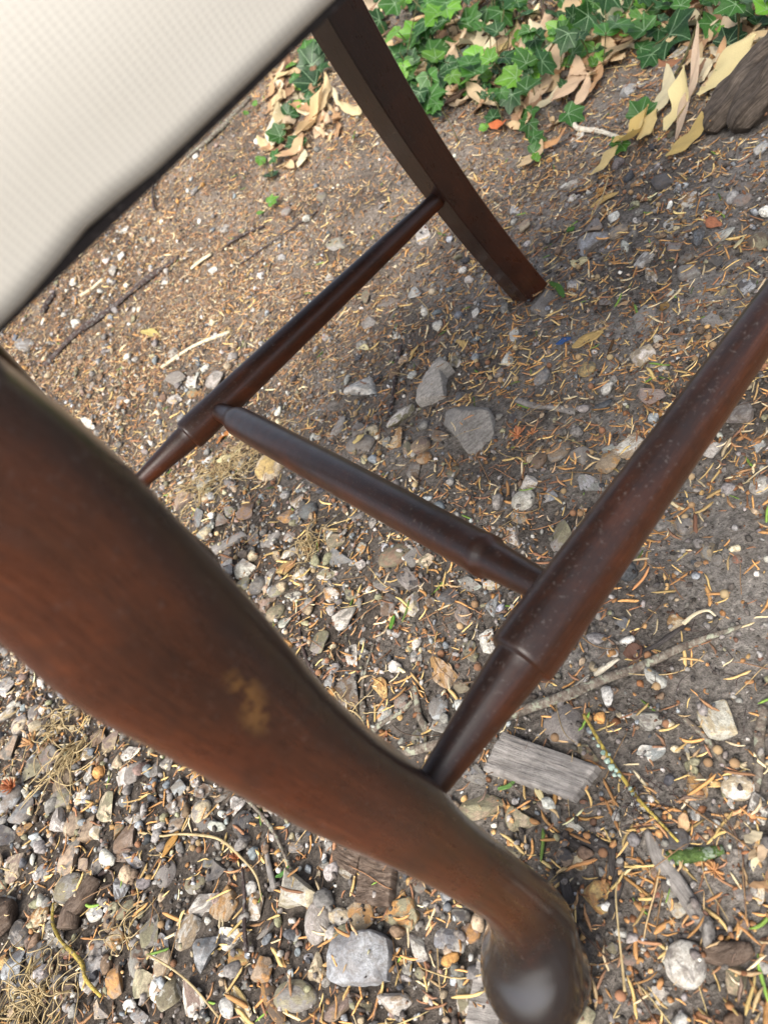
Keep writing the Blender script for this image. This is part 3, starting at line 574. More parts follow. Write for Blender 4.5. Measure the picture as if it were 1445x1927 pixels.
ST = """
7,1293,50,40,30,WB a|28,1328,24,18,0,WG a|68,1343,30,24,60,GS r|12,1350,30,28,0,CW a|85,1335,20,16,0,W a|38,1366,26,22,100,CG r|65,1370,34,20,-60,TC a|25,1406,42,26,100,GT a|100,1401,22,18,0,NO a
95,1430,40,34,0,GP f|63,1452,46,28,-20,KG a|20,1473,26,20,0,C a|125,1471,36,32,-20,TN r|20,1506,48,36,-70,BG r|120,1506,32,30,0,GK r|46,1530,60,28,-50,GB a|156,1502,36,20,-60,WC a|170,1460,34,20,-45,WG a
163,1424,26,20,0,WT a|245,1416,40,20,-15,WG a|224,1436,24,16,90,CT a|184,1388,34,26,0,TN a|211,1400,26,24,90,PT a|261,1450,40,34,80,GS a|238,1468,44,34,60,Ww a|312,1440,32,24,10,WG a|296,1450,26,20,80,G a
337,1484,36,30,0,BG a|203,1516,50,34,80,CK a|115,1552,42,24,80,WG a|143,1552,52,24,-60,CT r|181,1569,34,26,-50,WC a|168,1566,36,24,90,NT a|224,1566,30,22,-30,KO a|243,1582,60,32,-50,NP a|236,1509,18,16,0,Gb r
254,1542,34,18,-20,wG a|334,1519,46,28,-60,GN f|382,1529,44,26,-50,CG r|387,1556,44,26,0,GS s|332,1556,34,24,-30,wT a|448,1519,36,26,-30,WG a|422,1502,26,22,0,GN a|372,1466,26,22,70,WG a|385,1489,26,22,0,NG a
460,1552,46,34,80,DS s|10,1579,34,26,80,DG a|46,1564,24,20,0,ON a|71,1589,26,20,0,BW a|8,1546,20,16,0,W a|136,1620,50,42,-40,TG a|156,1630,34,18,-45,PT a|186,1627,42,18,90,GD r|32,1633,36,30,-40,CP a
76,1650,46,22,-70,WB a|130,1673,52,42,100,GK r|160,1663,56,20,-60,TK f|12,1701,38,28,-20,BW a|231,1607,46,26,-60,PN f|256,1620,44,28,30,BG a|312,1646,52,32,-60,SG s|412,1640,46,34,-80,SD s|395,1627,28,20,80,Kb a
369,1665,34,32,0,GK r|382,1700,72,34,-25,WG a|428,1703,62,32,-60,TO a|229,1680,40,32,-40,BD a|239,1713,44,18,-50,NK r|179,1723,32,30,0,WB a|208,1736,36,18,90,NT r|76,1726,38,28,-20,CO r|106,1706,22,18,0,CK a
95,1753,40,34,-60,WG a|40,1759,46,34,-60,DG r|78,1796,46,30,-70,Db r|110,1778,34,18,0,Gw a|189,1783,40,38,0,GD r|219,1776,50,24,-75,CO a|133,1799,30,18,10,RP f|10,1813,30,24,0,OY a|33,1819,60,36,-50,Bb a
35,1882,70,22,80,BW a|173,1839,52,44,80,BW a|219,1843,52,42,60,OT a|262,1813,56,34,70,NG r|286,1759,46,32,80,GK a|304,1783,44,28,60,GB a|359,1756,72,42,-65,TW a|390,1796,70,44,-50,bB a|442,1763,54,48,0,DW a
309,1819,52,34,80,TC r|274,1859,54,42,80,CK a|325,1872,54,42,70,WK a|365,1886,76,36,80,WP a|447,1806,44,34,0,OY a|455,1892,64,24,60,CY f|193,1906,38,28,60,GC a|123,1869,36,30,0,PN a|260,1912,38,32,0,BG a
568,1676,90,56,20,WC a|600,1740,74,42,95,wG r|485,1710,58,28,80,WT a|644,1730,46,36,20,WC r|682,1723,56,44,80,TO f|760,1723,62,54,-50,KO f|792,1789,64,30,55,WG a|683,1809,114,98,-10,BW a|500,1823,56,44,-40,TO a
600,1826,52,36,80,TC a|558,1879,70,62,0,GK r|516,1886,86,30,60,NO r|641,1899,66,56,0,PN a|686,1896,34,26,80,KC a|746,1889,60,52,0,WT a|878,1882,76,32,75,WK a|769,1816,40,26,70,Gw a|787,1832,30,24,0,KT a
849,1776,64,56,80,BW a|885,1759,40,38,0,OP r|865,1726,44,28,0,DG a|840,1686,28,22,80,Bb r|868,1690,34,18,20,WT a|779,1663,20,18,0,TP r|792,1671,24,20,0,GP r|616,1630,26,20,0,Gw a|646,1643,36,22,35,WT a
556,1598,30,24,0,TG a|666,1673,20,14,0,bD f|503,1753,40,18,-30,GS a|614,1849,18,20,0,Gw r|583,1803,18,14,0,B r|752,1915,28,22,0,wG a|1059,1613,44,40,0,TD a|1091,1622,38,28,80,OC r|1125,1687,66,48,75,OY a
1266,1701,66,34,60,CW a|1291,1817,84,70,90,WG r|1247,1867,36,30,0,Ww a|1253,1889,44,18,0,W a|1388,1848,80,44,65,TK a|1435,1823,30,26,0,BW a|1433,1900,24,20,0,Gw a|1397,1687,40,30,0,GP a|1427,1682,40,26,80,CW a
1233,1685,18,16,0,RP a|1233,1643,30,20,70,NP a|1186,1806,28,26,0,PG r|1153,1784,30,26,0,GK a|1261,1582,72,56,30,SD f|1089,1909,66,56,0,KC a|1200,1565,24,18,0,WN a|1069,1363,76,60,20,SG s|1220,1356,66,38,5,Gw a
1219,1421,66,32,-15,WB a|911,1526,80,60,20,KT a|893,1459,50,34,20,bG a|983,1546,60,48,30,KC a|970,1609,46,42,0,DK a|1079,1551,42,20,30,Wg a|1308,1483,50,44,80,OT a|1305,1529,40,22,80,BW a|1354,1362,70,58,60,WC a
1102,1420,50,28,30,NK a|1205,1519,30,18,70,W a|1195,1572,22,20,0,NP r|1307,1410,18,16,0,G r|1323,1413,16,14,0,G r|1242,1549,30,22,0,Bb a|1029,1519,32,26,20,PG a|1049,1532,46,22,90,SG s|1390,1485,60,48,0,CW r
1428,1535,70,42,80,WG a|1334,1035,38,34,80,GT a|1387,1055,18,16,0,RP r|1314,1061,14,14,0,NT r|1350,1055,20,18,0,G r|1271,1176,34,28,0,OC a|1194,1229,46,28,90,NP f|1151,1213,32,26,0,G a|1174,1173,30,24,0,Gb a
1124,1156,36,24,80,Bw a|1053,853,36,34,0,GT r|1015,869,26,24,0,NP r|1095,859,44,32,-20,GS a|1138,876,64,30,-15,TO a|1159,844,46,22,-15,Bg a|1194,846,56,44,-50,TW a|1111,914,40,36,40,gB a|998,909,36,26,-40,WC a
987,946,36,34,0,Ww r|1035,937,28,26,0,WB a|977,974,30,22,30,TG r|968,1015,36,28,80,TW a|1061,1012,60,38,-60,KG a|1289,992,52,34,0,GT a|1430,916,36,34,0,WG r|1427,839,28,24,0,Bw a|1392,783,48,38,-40,GS a
1344,846,46,28,-15,WB a|1226,748,50,24,5,PG s|1021,711,38,20,-35,Gb r|1151,720,26,20,0,Gw a|1105,697,32,24,-20,KY r|1217,672,50,34,-5,CW a|1227,686,22,18,0,Gw a|1247,693,14,12,0,W r|1407,728,18,16,0,TC r
1305,944,22,16,0,G r|1247,346,46,28,-10,DD a|1071,351,20,17,0,W a|1076,375,12,12,0,W a|1295,380,36,28,-20,WO a|1158,410,22,18,0,W a|1261,426,24,20,-30,WC a|1116,430,30,22,0,GT a|1116,461,42,36,0,GB a
1164,440,34,22,-20,TG f|987,428,28,18,0,CT a|968,398,22,18,70,BW a|1312,449,38,28,80,Db a|1360,443,48,16,-10,Wg a|1405,356,38,22,-20,GN a|1397,378,26,20,0,GP r|1427,458,36,28,-20,KN r|1267,469,30,24,-20,PG a
1214,491,24,22,0,WG a|1224,521,26,22,70,WT a|1294,516,44,24,5,GS a|1337,494,38,30,-40,GD a|1292,488,26,16,0,GN r|1374,529,26,22,0,GN a|1403,544,38,22,-10,DB a|1360,551,14,12,0,TK r|1143,567,36,26,80,GN a
1214,599,56,46,80,SG f|1345,604,38,24,10,GS s|1279,652,24,20,80,PG s|1237,639,20,14,0,W a|1259,554,14,12,0,W a|1024,569,72,38,-30,SG s|1128,506,30,16,90,DN a|1078,539,20,14,0,WB a|1435,282,30,24,0,WB a
1181,173,42,22,-40,Bw a|1207,161,20,14,-30,WB a|1264,141,26,16,-20,W a|1282,100,26,22,-60,wK a|1085,259,28,16,-20,W f|696,608,26,22,0,GS a|821,615,26,18,-40,WB a|779,555,26,17,0,BW a|733,568,42,15,-10,NG s
688,561,26,18,80,KN a|746,634,14,12,0,W a|680,649,22,15,0,wG a|859,681,26,23,80,WK a|957,678,26,21,80,W a|967,631,24,15,90,W a|896,591,18,15,0,W a|816,724,82,48,-75,SG a|886,807,96,86,50,SG a
686,737,46,42,-60,BW a|658,734,22,14,90,TW a|758,787,56,32,-20,WK a|700,814,26,20,0,CK r|680,839,46,26,-5,GS r|748,832,44,18,-75,CO a|769,850,34,22,80,TK a|793,842,28,25,0,PT r|799,864,24,19,0,TO r
779,887,32,27,70,GN a|636,809,50,18,-50,wG a|869,746,20,17,0,bD a|964,786,20,17,80,bD a|939,784,12,11,0,W a|896,713,32,12,0,DN a|829,643,22,18,0,PG a|939,703,22,14,-30,Gw r|676,812,26,20,0,G a
849,892,26,20,0,GK a|829,820,32,22,20,NG a|511,883,40,36,0,CY r|350,941,34,30,0,PT a|390,913,26,22,0,Kw a|469,963,44,26,-50,PO a|376,973,42,20,-70,bG a|388,1003,30,28,0,gC a|434,963,22,18,0,GK a
416,983,26,20,0,GP a|463,1069,34,32,0,Ww a|429,1073,26,18,80,W a|431,1046,24,18,80,GP a|582,965,26,26,0,bD r|561,968,20,13,-20,Gw r|539,973,28,24,0,PO a|562,946,30,18,-70,TW a|544,1013,20,18,0,PW a
632,1023,36,22,-10,TK a|679,1033,28,18,-20,gO a|642,1053,42,36,30,bG a|615,1079,42,24,0,WK a|682,1063,20,18,0,W a|524,1044,24,20,60,NT a|546,1044,22,20,0,W a|539,1073,40,20,-20,OY a|569,1084,34,22,-40,WC a
512,1083,40,20,95,wG a|488,1104,38,26,-40,GD r|526,1112,40,20,-35,KG r|552,1124,30,22,20,WD a|458,1102,26,22,0,bK a|582,1106,24,12,90,WP a|625,1119,28,24,0,WO a|662,1119,34,22,20,KD a|504,1139,34,24,-20,PN a
519,1156,38,24,-20,TK r|536,1172,32,16,0,Wg a|649,1164,46,34,-20,WG a|479,1013,26,20,70,PG a|674,976,28,20,-30,GS a|702,985,20,18,0,Gw a|744,1049,58,32,-30,KN r|777,1049,46,28,-50,GS s|805,1055,40,24,-10,CK a
772,1094,40,30,40,GD a|882,1096,46,28,20,gG a|923,1099,34,20,15,WC a|849,1123,48,30,-5,bD a|932,1139,46,26,100,bB a|876,1156,44,34,60,GP a|776,1141,40,34,90,WC a|736,1143,40,32,80,GN a|734,1105,50,28,20,GS a
603,1214,44,36,80,KG a|664,1238,34,20,85,W a|685,1228,22,18,0,DG a|823,1211,44,26,35,wK a|884,1224,48,28,60,KG a|920,1213,40,28,80,WG a|784,1242,34,21,85,BW a|837,1274,64,42,65,OT a|869,1290,34,28,30,KN a
718,1299,38,24,80,YO f|657,1307,58,42,70,GN a|624,1282,28,22,80,GB a|726,1346,34,26,80,BW r|759,1323,30,25,-30,PG r|826,1332,48,34,80,GB r|823,1368,46,30,20,Gw a|790,1395,40,26,80,KG a|809,1132,24,20,0,GN a
759,1301,14,12,0,D r|229,483,18,13,0,W a|213,511,22,17,-30,wG a|141,531,15,12,80,W a|402,511,15,13,0,W a|311,531,15,13,0,WG a|48,649,28,17,10,GB r|143,609,15,13,0,W a|166,799,36,18,40,W a
402,719,50,26,-25,wG a|365,721,24,20,-30,W a|327,666,16,16,0,wG r|229,756,18,15,0,GN a|364,739,22,17,0,OK a|174,732,26,11,-50,Gw a|269,732,18,14,-60,Gw a|330,756,26,18,0,Gw a|385,696,24,9,-60,W a
332,716,34,22,0,S a|425,430,12,12,0,W a|370,295,10,10,0,W a|235,435,15,11,0,W a|635,460,32,20,10,GK s|555,560,30,13,-15,NP a|620,525,18,14,0,wW a|793,445,36,28,80,Ww a|606,371,16,14,0,GK r|540,400,16,14,0,GP r
""".replace('\n', '|')
for rec in ST.split('|'):
    rec = rec.strip()
    if not rec: continue
    nums, k = rec.rsplit(' ', 1); u, v, L, Wd, a, col = nums.split(',')
    stone(float(u), float(v), float(L), float(Wd), float(a), col, k, hf={(1219, 1421): .3, (1214, 599): .16}.get((int(u), int(v))))
ROCKN = 0
def rock(name, poly, hgt, mat, c1, c2, key, seed, cat='rock', clip=6, facets=()):
    """replace the plain stone at pixel key by a piece with the outline seen in the photograph"""
    i = next(i for i, s_ in enumerate(STONES) if (s_[1], s_[2]) == key); old = STONES[i][0]
    r = np.random.default_rng(seed); P = np.array([at(u, v) for u, v in poly]); c = P.mean(0); c[2] = H(c[0], c[1]); Q = []
    n = len(P)
    for k in range(n):
        for t in np.arange(0, 1, 1/7): Q.append(P[k]*(1-t)+P[(k+1) % n]*t)
    Q = np.array(Q)-c; Q[:, 2] = 0; rad = np.linalg.norm(Q[:, :2], axis=1).mean()
    V = []; levels = [(-.35, 1.0), (0, 1.0), (.3, 1.0), (.55, .985), (.75, .95), (.9, .88), (1.0, .78), (1.03, .64), (1.05, .5), (1.06, .36), (1.06, .22), (1.06, .1)]
    for z, s_ in levels:
        q = Q*s_; q[:, 2] = z*hgt; V.append(q)
    V = np.concatenate(V); K = len(Q)
    for k in range(clip):
        a = r.uniform(0, 6.28); d = np.array([math.cos(a)*rad, math.sin(a)*rad, 0])*r.uniform(.2, .8); nn = np.array([math.cos(a)*r.uniform(.3, 1.1), math.sin(a)*r.uniform(.3, 1.1), 1.0]); nn /= np.linalg.norm(nn)
        h0 = nn @ (d+np.array([0, 0, hgt*r.uniform(.62, .95)])); t = V @ nn-h0; V = V-np.outer(np.clip(t, 0, None), [0, 0, 1])*.95/nn[2]
    for ang, off_, slope in facets:
        u0, v0 = np.mean([p[0] for p in poly]), np.mean([p[1] for p in poly]); q1 = at(u0+25*math.cos(math.radians(ang)), v0+25*math.sin(math.radians(ang)))-at(u0, v0); q1[2] = 0; q1 /= np.linalg.norm(q1)
        nn = np.array([q1[0]*slope, q1[1]*slope, 1.0]); nn /= np.linalg.norm(nn); h0 = nn @ (q1*off_*rad+np.array([0, 0, hgt])); t = V @ nn-h0; V = V-np.outer(np.clip(t, 0, None), [0, 0, 1])/nn[2]
    g = V/rad; V = V*(1+.035*vnoise(g[:, 0]*3+seed, g[:, 1]*3, g[:, 2]*3)[:, None]+.018*vnoise(g[:, 0]*9+seed, g[:, 1]*9, g[:, 2]*9)[:, None])
    F = [[i_*K+j, i_*K+(j+1) % K, (i_+1)*K+(j+1) % K, (i_+1)*K+j] for i_ in range(len(levels)-1) for j in range(K)]; F.append([(len(levels)-1)*K+j for j in range(K)])
    sc = rad; me = make_mesh(name, V/sc, F, mat); import bmesh
    bm = bmesh.new(); bm.from_mesh(me); bmesh.ops.recalc_face_normals(bm, faces=bm.faces); bm.to_mesh(me); bm.free(); me.set_sharp_from_angle(angle=math.radians(38))
    bpy.data.objects.remove(old); o = obj(name, me, mtx=to_mtx(np.eye(3), c, (sc, sc, sc)), cat=cat); o.color = (*c1, 1); o['tint'] = list(c2)
    STONES[i] = (o,)+STONES[i][1:]; dome(c[0], c[1], rad, rad, 0, hgt)
GS1, GS2 = (.30, .28, .25), (.22, .205, .185)
rock('slate_rock', [(847, 757), (899, 766), (919, 769), (932, 789), (927, 836), (919, 854), (882, 855), (866, 832), (838, 802)], .021, SLATE, GS1, GS2, (886, 807), 3, clip=3, facets=[(15, .25, 1.0), (150, -.1, .35), (265, .55, .8)])
rock('slate_rock', [(799, 699), (819, 682), (842, 686), (856, 699), (842, 713), (839, 749), (812, 762), (792, 767), (793, 726)], .020, SLATE, (.31, .29, .26), GS1, (816, 724), 8, clip=3, facets=[(185, .0, 1.1), (20, .2, .5), (90, .6, .5)])
rock('grey_stone', [(639, 1776), (666, 1761), (722, 1758), (741, 1773), (742, 1796), (736, 1849), (706, 1856), (646, 1859), (626, 1846), (631, 1803)], .016, FLINT, (.34, .355, .37), (.24, .25, .265), (683, 1809), 5, clip=3, facets=[(120, .1, .45), (20, .35, .8), (250, .4, .6)])
rock('flint_stone', [(556, 1643), (570, 1656), (616, 1696), (613, 1706), (586, 1713), (570, 1705), (540, 1711), (526, 1706), (540, 1670)], .020, FLINT, (.58, .545, .46), (.44, .39, .27), (568, 1676), 11, 'stone', clip=2, facets=[(170, .0, 1.0), (60, .1, 1.2), (-20, .3, .7)])
rock('slate_rock', [(1073, 1327), (1102, 1350), (1101, 1376), (1089, 1400), (1029, 1400), (1021, 1383), (1029, 1360), (1056, 1346)], .008, SLATE, (.25, .225, .205), (.20, .18, .165), (1069, 1363), 4)
rock('slate_rock', [(1214, 576), (1236, 582), (1234, 602), (1227, 622), (1207, 632), (1197, 619), (1191, 599)], .003, SLATE, (.24, .225, .205), GS1, (1214, 599), 6, clip=2)
rock('slate_rock', [(1025, 546), (1045, 552), (1060, 566), (1048, 589), (1021, 596), (995, 586), (990, 576), (1008, 562)], .006, SLATE, (.22, .205, .185), (.17, .15, .13), (1024, 569), 7, clip=3)
print('stones', len(STONES))
# ------------------------------------------------------------ sticks, bark, wood pieces
def tube(pts, rad, K=8, sub=6, rough=.12, seed=0, flat=1.0, uvs=True):
    """smooth tube through world points; rad: list of radii"""
    P = np.array(pts, float); n = len(P); T = np.linspace(0, n-1, (n-1)*sub+1)
    tab = np.column_stack([np.arange(n), P, np.array(rad)]) if n > 2 else None
    Q = interp(tab, T) if n > 2 else np.column_stack([P[0]+(P[1]-P[0])*T[:, None], np.interp(T, [0, 1], rad)])
    L = np.concatenate([[0], np.cumsum(np.linalg.norm(np.diff(Q[:, :3], axis=0), axis=1))]); rings = []; uv = []
    for i, q in enumerate(Q):
        d = Q[min(i+1, len(Q)-1), :3]-Q[max(i-1, 0), :3]; d /= np.linalg.norm(d)+1e-9; e1 = np.cross(d, [0, 0, 1.]); e1 /= np.linalg.norm(e1)+1e-9; e2 = np.cross(e1, d)
        th = np.arange(K)*2*np.pi/K; r = max(q[3], 1e-4)*(1+rough*2*vnoise(np.cos(th)*1.6+seed, np.sin(th)*1.6, L[i]/max(.02, rad[0]*3)+seed))
        rings.append(q[:3]+np.outer(np.cos(th)*r, e1)+np.outer(np.sin(th)*r*flat, e2)); uv += [(t_*q[3], L[i]) for t_ in th]
    V, F = loft(rings); uv += [(0, 0), (0, L[-1])]; return V, F, uv
def ground_pts(px, r, lift=0.0, bow=0.0):
    out = []; n = len(px)
    for i, (u, v) in enumerate(px):
        p = at(u, v); rr = r[i] if isinstance(r, (list, tuple)) else r
        z = H(p[0], p[1])+max(0, min(.006, float(topz(p[0], p[1]))))*.5+rr*.55+lift+bow*math.sin(math.pi*i/(n-1))
        out.append(np.array([p[0], p[1], z]))
    return out
def local(name, V, F, mat, label, cat, uv=None, group=None, col=None, smooth=True, kind=None, parent=None):
    V = np.asarray(V); c = V.mean(0) if parent is None else np.array(parent.location); me = make_mesh(name, V-c, F, mat, uv=uv, col=col, smooth=smooth)
    return obj(name, me, parent=parent, label=label, cat=cat, group=group, loc=Vector(c) if parent is None else None, kind=kind)
def stick(name, px, wpx, mat, label, cat='stick', K=8, rough=.14, flat=.8, lift=0, bow=0, taper=1.0, sub=6, reg=True):
    n = len(px); rs = []
    for i, (u, v) in enumerate(px):
        s_ = np.linalg.norm(at(u, v)-CAM)/F_PX; w = wpx[i] if isinstance(wpx, (list, tuple)) else wpx*(1-(1-taper)*i/(n-1)); rs.append(w*s_/2)
    P = ground_pts(px, rs, lift, bow); V, F, uv = tube(P, rs, K, sub, rough, hash(label) % 17*0+len(label), flat)
    if reg:
        for a, b, r0, r1 in zip(P[:-1], P[1:], rs[:-1], rs[1:]):
            for t in np.linspace(0, 1, 8): q = a+(b-a)*t; dome(q[0], q[1], r0, r0, 0, r0*1.2)
    return local(name, V, F, mat, label, cat, uv=uv)
stick('stick', [(88, 690), (150, 628), (215, 582), (270, 535), (340, 485)], [11, 13, 13, 12, 9], DARKTWIG, 'long dark stick spotted with pale lichen below the seat edge', rough=.2)
stick('plant_stalk', [(305, 693), (368, 652), (435, 625)], 8, PALESTICK, 'long pale straw-coloured stalk beyond the far side stretcher', 'stalk', rough=.05)
stick('plant_stalk', [(153, 558), (175, 544), (195, 527)], 7, PALESTICK, 'short pale stalk close under the seat edge', 'stalk', rough=.05)
stick('stick', [(83, 592), (92, 574), (104, 556)], [13, 13, 10], DARKTWIG, 'stubby dark stick with a tan broken end')
stick('wood_chip', [(362, 508), (380, 494), (400, 480)], [12, 15, 12], PALESTICK, 'flat pale chip of split wood near the long dark stick', 'wood chip', flat=.3)
stick('twig', [(733, 787), (742, 745), (748, 700), (757, 655)], [7, 7, 8, 9], DARKTWIG, 'upright purplish-brown twig near the tall grey rock', 'twig', lift=.002)
stick('stick', [(973, 755), (1005, 766), (1045, 770), (1087, 778)], [13, 15, 14, 13], GREYWOOD, 'short weathered grey stick beside the big slate-grey rock', rough=.2, flat=.6)
stick('branch', [(655, 1462), (725, 1428), (795, 1415), (870, 1393), (965, 1352), (1065, 1318), (1140, 1285), (1211, 1259), (1297, 1217), (1397, 1179)], [14, 16, 18, 18, 19, 20, 19, 17, 13, 7], LICHENBARK, 'long fallen branch with flaking lichen-grey and pinkish bark', 'branch', K=14, rough=.10, sub=8, bow=.003)
stick('stick', [(781, 1296), (787, 1325), (790, 1348), (806, 1376)], [15, 14, 15, 17], LICHENBARK, 'short lichen-covered stick standing in the gravel by the branch', rough=.2)
stick('stick', [(700, 1382), (728, 1360), (754, 1343), (778, 1318)], [16, 14, 13, 9], LICHENBARK, 'crooked bark-covered stick leading into the short lichen stick', rough=.2)
stick('twig', [(705, 1210), (690, 1262), (683, 1300), (686, 1357)], [6, 7, 9, 10], LICHENBARK, 'knobbly grey twig behind the near front leg', 'twig', rough=.25)
stick('twig', [(562, 1150), (568, 1208), (580, 1245), (598, 1278)], 7, DARKTWIG, 'dark bent twig running in behind the near front leg', 'twig', rough=.2)
stick('driftwood_stick', [(1217, 1564), (1240, 1610), (1268, 1655), (1300, 1705), (1333, 1748)], [10, 24, 27, 25, 23], GREYWOOD, 'tapered weathered grey stick with one pointed end', K=12, rough=.16, flat=.55)
stick('stick', [(1261, 1622), (1295, 1612), (1330, 1608), (1363, 1600)], [20, 25, 24, 15], MOSS, 'stubby stick covered in green moss', K=12, rough=.25)
stick('stick', [(1437, 1332), (1431, 1390), (1430, 1440), (1421, 1492)], [15, 17, 15, 12], LICHENBARK, 'upright grey-green stick at the edge of the white stones', K=10, rough=.15)
stick('twig', [(1288, 1352), (1325, 1386), (1365, 1440), (1408, 1486)], [10, 11, 9, 7], LICHENBARK, 'mossy grey twig reaching down to the round cream stone', 'twig', rough=.2)
stick('twig', [(465, 1640), (470, 1690), (470, 1745), (474, 1796)], [5, 8, 8, 7], DARKTWIG, 'straight dark red-brown twig across the lower gravel', 'twig', lift=.005)
stick('twig', [(470, 1506), (500, 1540), (525, 1577), (553, 1640)], [8, 7, 6, 5], LICHENBARK, 'pale knotted twig below the near front leg', 'twig', lift=.003, rough=.25)
stick('stick', [(503, 1590), (511, 1630), (522, 1677)], [8, 11, 12], GREYWOOD, 'smooth grey stick beside the pointed white flint', lift=.002)
stick('root', [(268, 1570), (310, 1577), (345, 1574), (415, 1582), (465, 1622), (490, 1655), (501, 1700)], [4, 4, 4, 5, 5, 4, 3], STRAW, 'thin winding yellowish root across the lower gravel', 'root', lift=.004, rough=.2)
stick('twig', [(114, 1705), (113, 1745), (135, 1785), (165, 1815), (180, 1850), (203, 1880)], [4, 7, 7, 6, 6, 4], YELLOWTWIG, 'yellow lichened twig lying across the gravel beside the bark chunk', 'twig', lift=.006, rough=.3)
stick('dry_grass_stalk', [(303, 1806), (345, 1832), (385, 1866), (432, 1922)], 3.4, STRAW, 'long thin straw-coloured stem across the lower gravel', 'grass stem', lift=.010, rough=0)
stick('root', [(1081, 226), (1085, 242), (1100, 248), (1130, 251), (1166, 263)], [7, 8, 10, 8, 8], WHITEROOT, 'bent white root lying by the ivy shoots', 'root', lift=.002)
stick('twig', [(1070, 366), (1105, 361), (1151, 348)], [9, 9, 7], DARKTWIG, 'dark purple-brown twig in front of the ochre leaf strip', 'twig')
stick('dry_grass_stalk', [(1117, 420), (1135, 383), (1148, 343)], 2.4, STRAW, 'fine straight straw stem leaning above the small white stone', 'grass stem', lift=.006, rough=0)
stick('stick', [(1078, 1306), (1105, 1285), (1135, 1262), (1165, 1240)], [9, 13, 11, 6], WHITEROOT, 'split pale grey stick beside the fallen branch', rough=.3, flat=.5)
stick('twig', [(1203, 1232), (1232, 1222), (1258, 1204), (1292, 1180)], [6, 8, 10, 5], DARKBARK, 'charred-looking dark twig above the fallen branch', 'twig', rough=.3, lift=.002)
stick('dry_leaf_strip', [(1290, 1183), (1312, 1163), (1335, 1156), (1350, 1166)], [9, 7, 5, 3], PALESTICK, 'pale curled leaf strip at the tip of the dark twig', 'leaf', rough=0, flat=.35, lift=.004)
stick('root', [(352, 300), (372, 283), (398, 264), (425, 236), (472, 186)], [7, 10, 11, 11, 9], LICHENBARK, 'grey surface root running up beneath the seat edge', 'root', rough=.2)
stick('twig', [(295, 400), (292, 362), (305, 325), (345, 290)], 4, DARKTWIG, 'thin arched dark twig under the seat edge', 'twig', lift=.006)
stick('twig', [(420, 473), (455, 448), (500, 428)], [4, 6, 4], DARKTWIG, 'thin brown twig beyond the far side stretcher', 'twig', lift=.003)
stick('twig', [(455, 500), (520, 455), (600, 400)], 3.5, DARKTWIG, 'long wispy brown twig on the fine brown litter', 'twig', lift=.003)
for k_, (px_, w_, lab_) in enumerate([([(1158, 1582), (1153, 1607), (1155, 1650)], [10, 15, 9], 'dark vertical sliver of bark between the small flints'), ([(1170, 1608), (1165, 1655), (1152, 1700), (1154, 1730)], [11, 17, 14, 8], 'longer black bark sliver beside the ochre flint'),
        ([(1064, 1660), (1075, 1698), (1088, 1738)], [15, 17, 8], 'dark grey bark sliver beside the pad foot'), ([(1096, 1580), (1122, 1590), (1148, 1606)], [18, 22, 14], 'charcoal-grey bark scrap above the orange pebble'), ([(1050, 1575), (1085, 1590), (1110, 1603)], [10, 14, 10], 'thin layered bark scrap below the wood block')]):
    stick('bark_sliver', px_, w_, DARKBARK, lab_, 'bark', rough=.3, flat=.45)
stick('bark_chunk', [(1328, 1802), (1365, 1800), (1400, 1790), (1415, 1783)], [26, 34, 26, 14], BARK, 'rough brown bark piece behind the mottled white stone', 'bark', K=12, rough=.3, flat=.45)
stick('bark_sliver', [(1275, 1768), (1330, 1762), (1372, 1756)], [8, 14, 8], DARKBARK, 'ragged dark bark splinter above the mottled white stone', 'bark', rough=.4, flat=.4)
stick('bark_chunk', [(186, 1655), (165, 1698), (148, 1722), (138, 1752)], [28, 36, 38, 34], BARK, 'thick brown chunk of fibrous bark among the lower gravel', 'bark', K=14, rough=.22, flat=.8)
stick('bark_chunk', [(-10, 1745), (15, 1735), (35, 1722)], [48, 50, 34], BARK, 'brown bark lump cut by the edge of the picture', 'bark', K=12, rough=.25, flat=.7)
stick('bark_sliver', [(210, 1623), (200, 1640), (192, 1652)], [10, 12, 8], DARKTWIG, 'ribbed reddish-brown twig end at the top of the thick bark chunk', 'bark', rough=.5)
stick('grass_seed_head', [(1192, 1878), (1187, 1830), (1180, 1770), (1174, 1700), (1177, 1672)], [5, 4, 3, 3, 2], STRAW, 'pale grass stem with a small seed head beside the pad foot', 'grass stem', lift=.012, rough=0, reg=False)
def twig_lichen():
    root = stick('lichen_twig', [(1104, 1352), (1125, 1388), (1150, 1430), (1180, 1475), (1205, 1510), (1245, 1552), (1283, 1592)], [5, 6, 7, 7, 6, 5, 4], YELLOWTWIG, 'yellow twig with turquoise lichen lumps beside the wood block', 'twig', lift=.004, rough=.25)
    Vb, Fb = ico(2); Vs, Fs, off = [], [], 0; c0 = np.array(root.location)
    for (u, v, s_) in [(1124, 1398, 4), (1133, 1412, 5), (1142, 1425, 7), (1150, 1440, 8), (1158, 1452, 9), (1166, 1458, 6), (1172, 1467, 6), (1192, 1492, 6), (1198, 1503, 5), (1118, 1386, 3), (1163, 1466, 6), (1153, 1428, 4)]:
        p = at(u, v); sc = np.linalg.norm(p-CAM)/F_PX*s_*.62
        V = Vb*(1+.5*vnoise(Vb[:, 0]*2.6+u, Vb[:, 1]*2.6, Vb[:, 2]*2.6)[:, None])*sc+np.array([p[0], p[1], H(p[0], p[1])+.006])-c0
        Vs.append(V); Fs.append(Fb+off); off += len(V)
    me = make_mesh('lichen_lumps', np.concatenate(Vs), np.concatenate(Fs), TEAL, uv=np.concatenate(Vs)[:, :2]); obj('lichen', me, parent=root, kind='stuff')
twig_lichen()
def seed_head(stem_px):
    pass
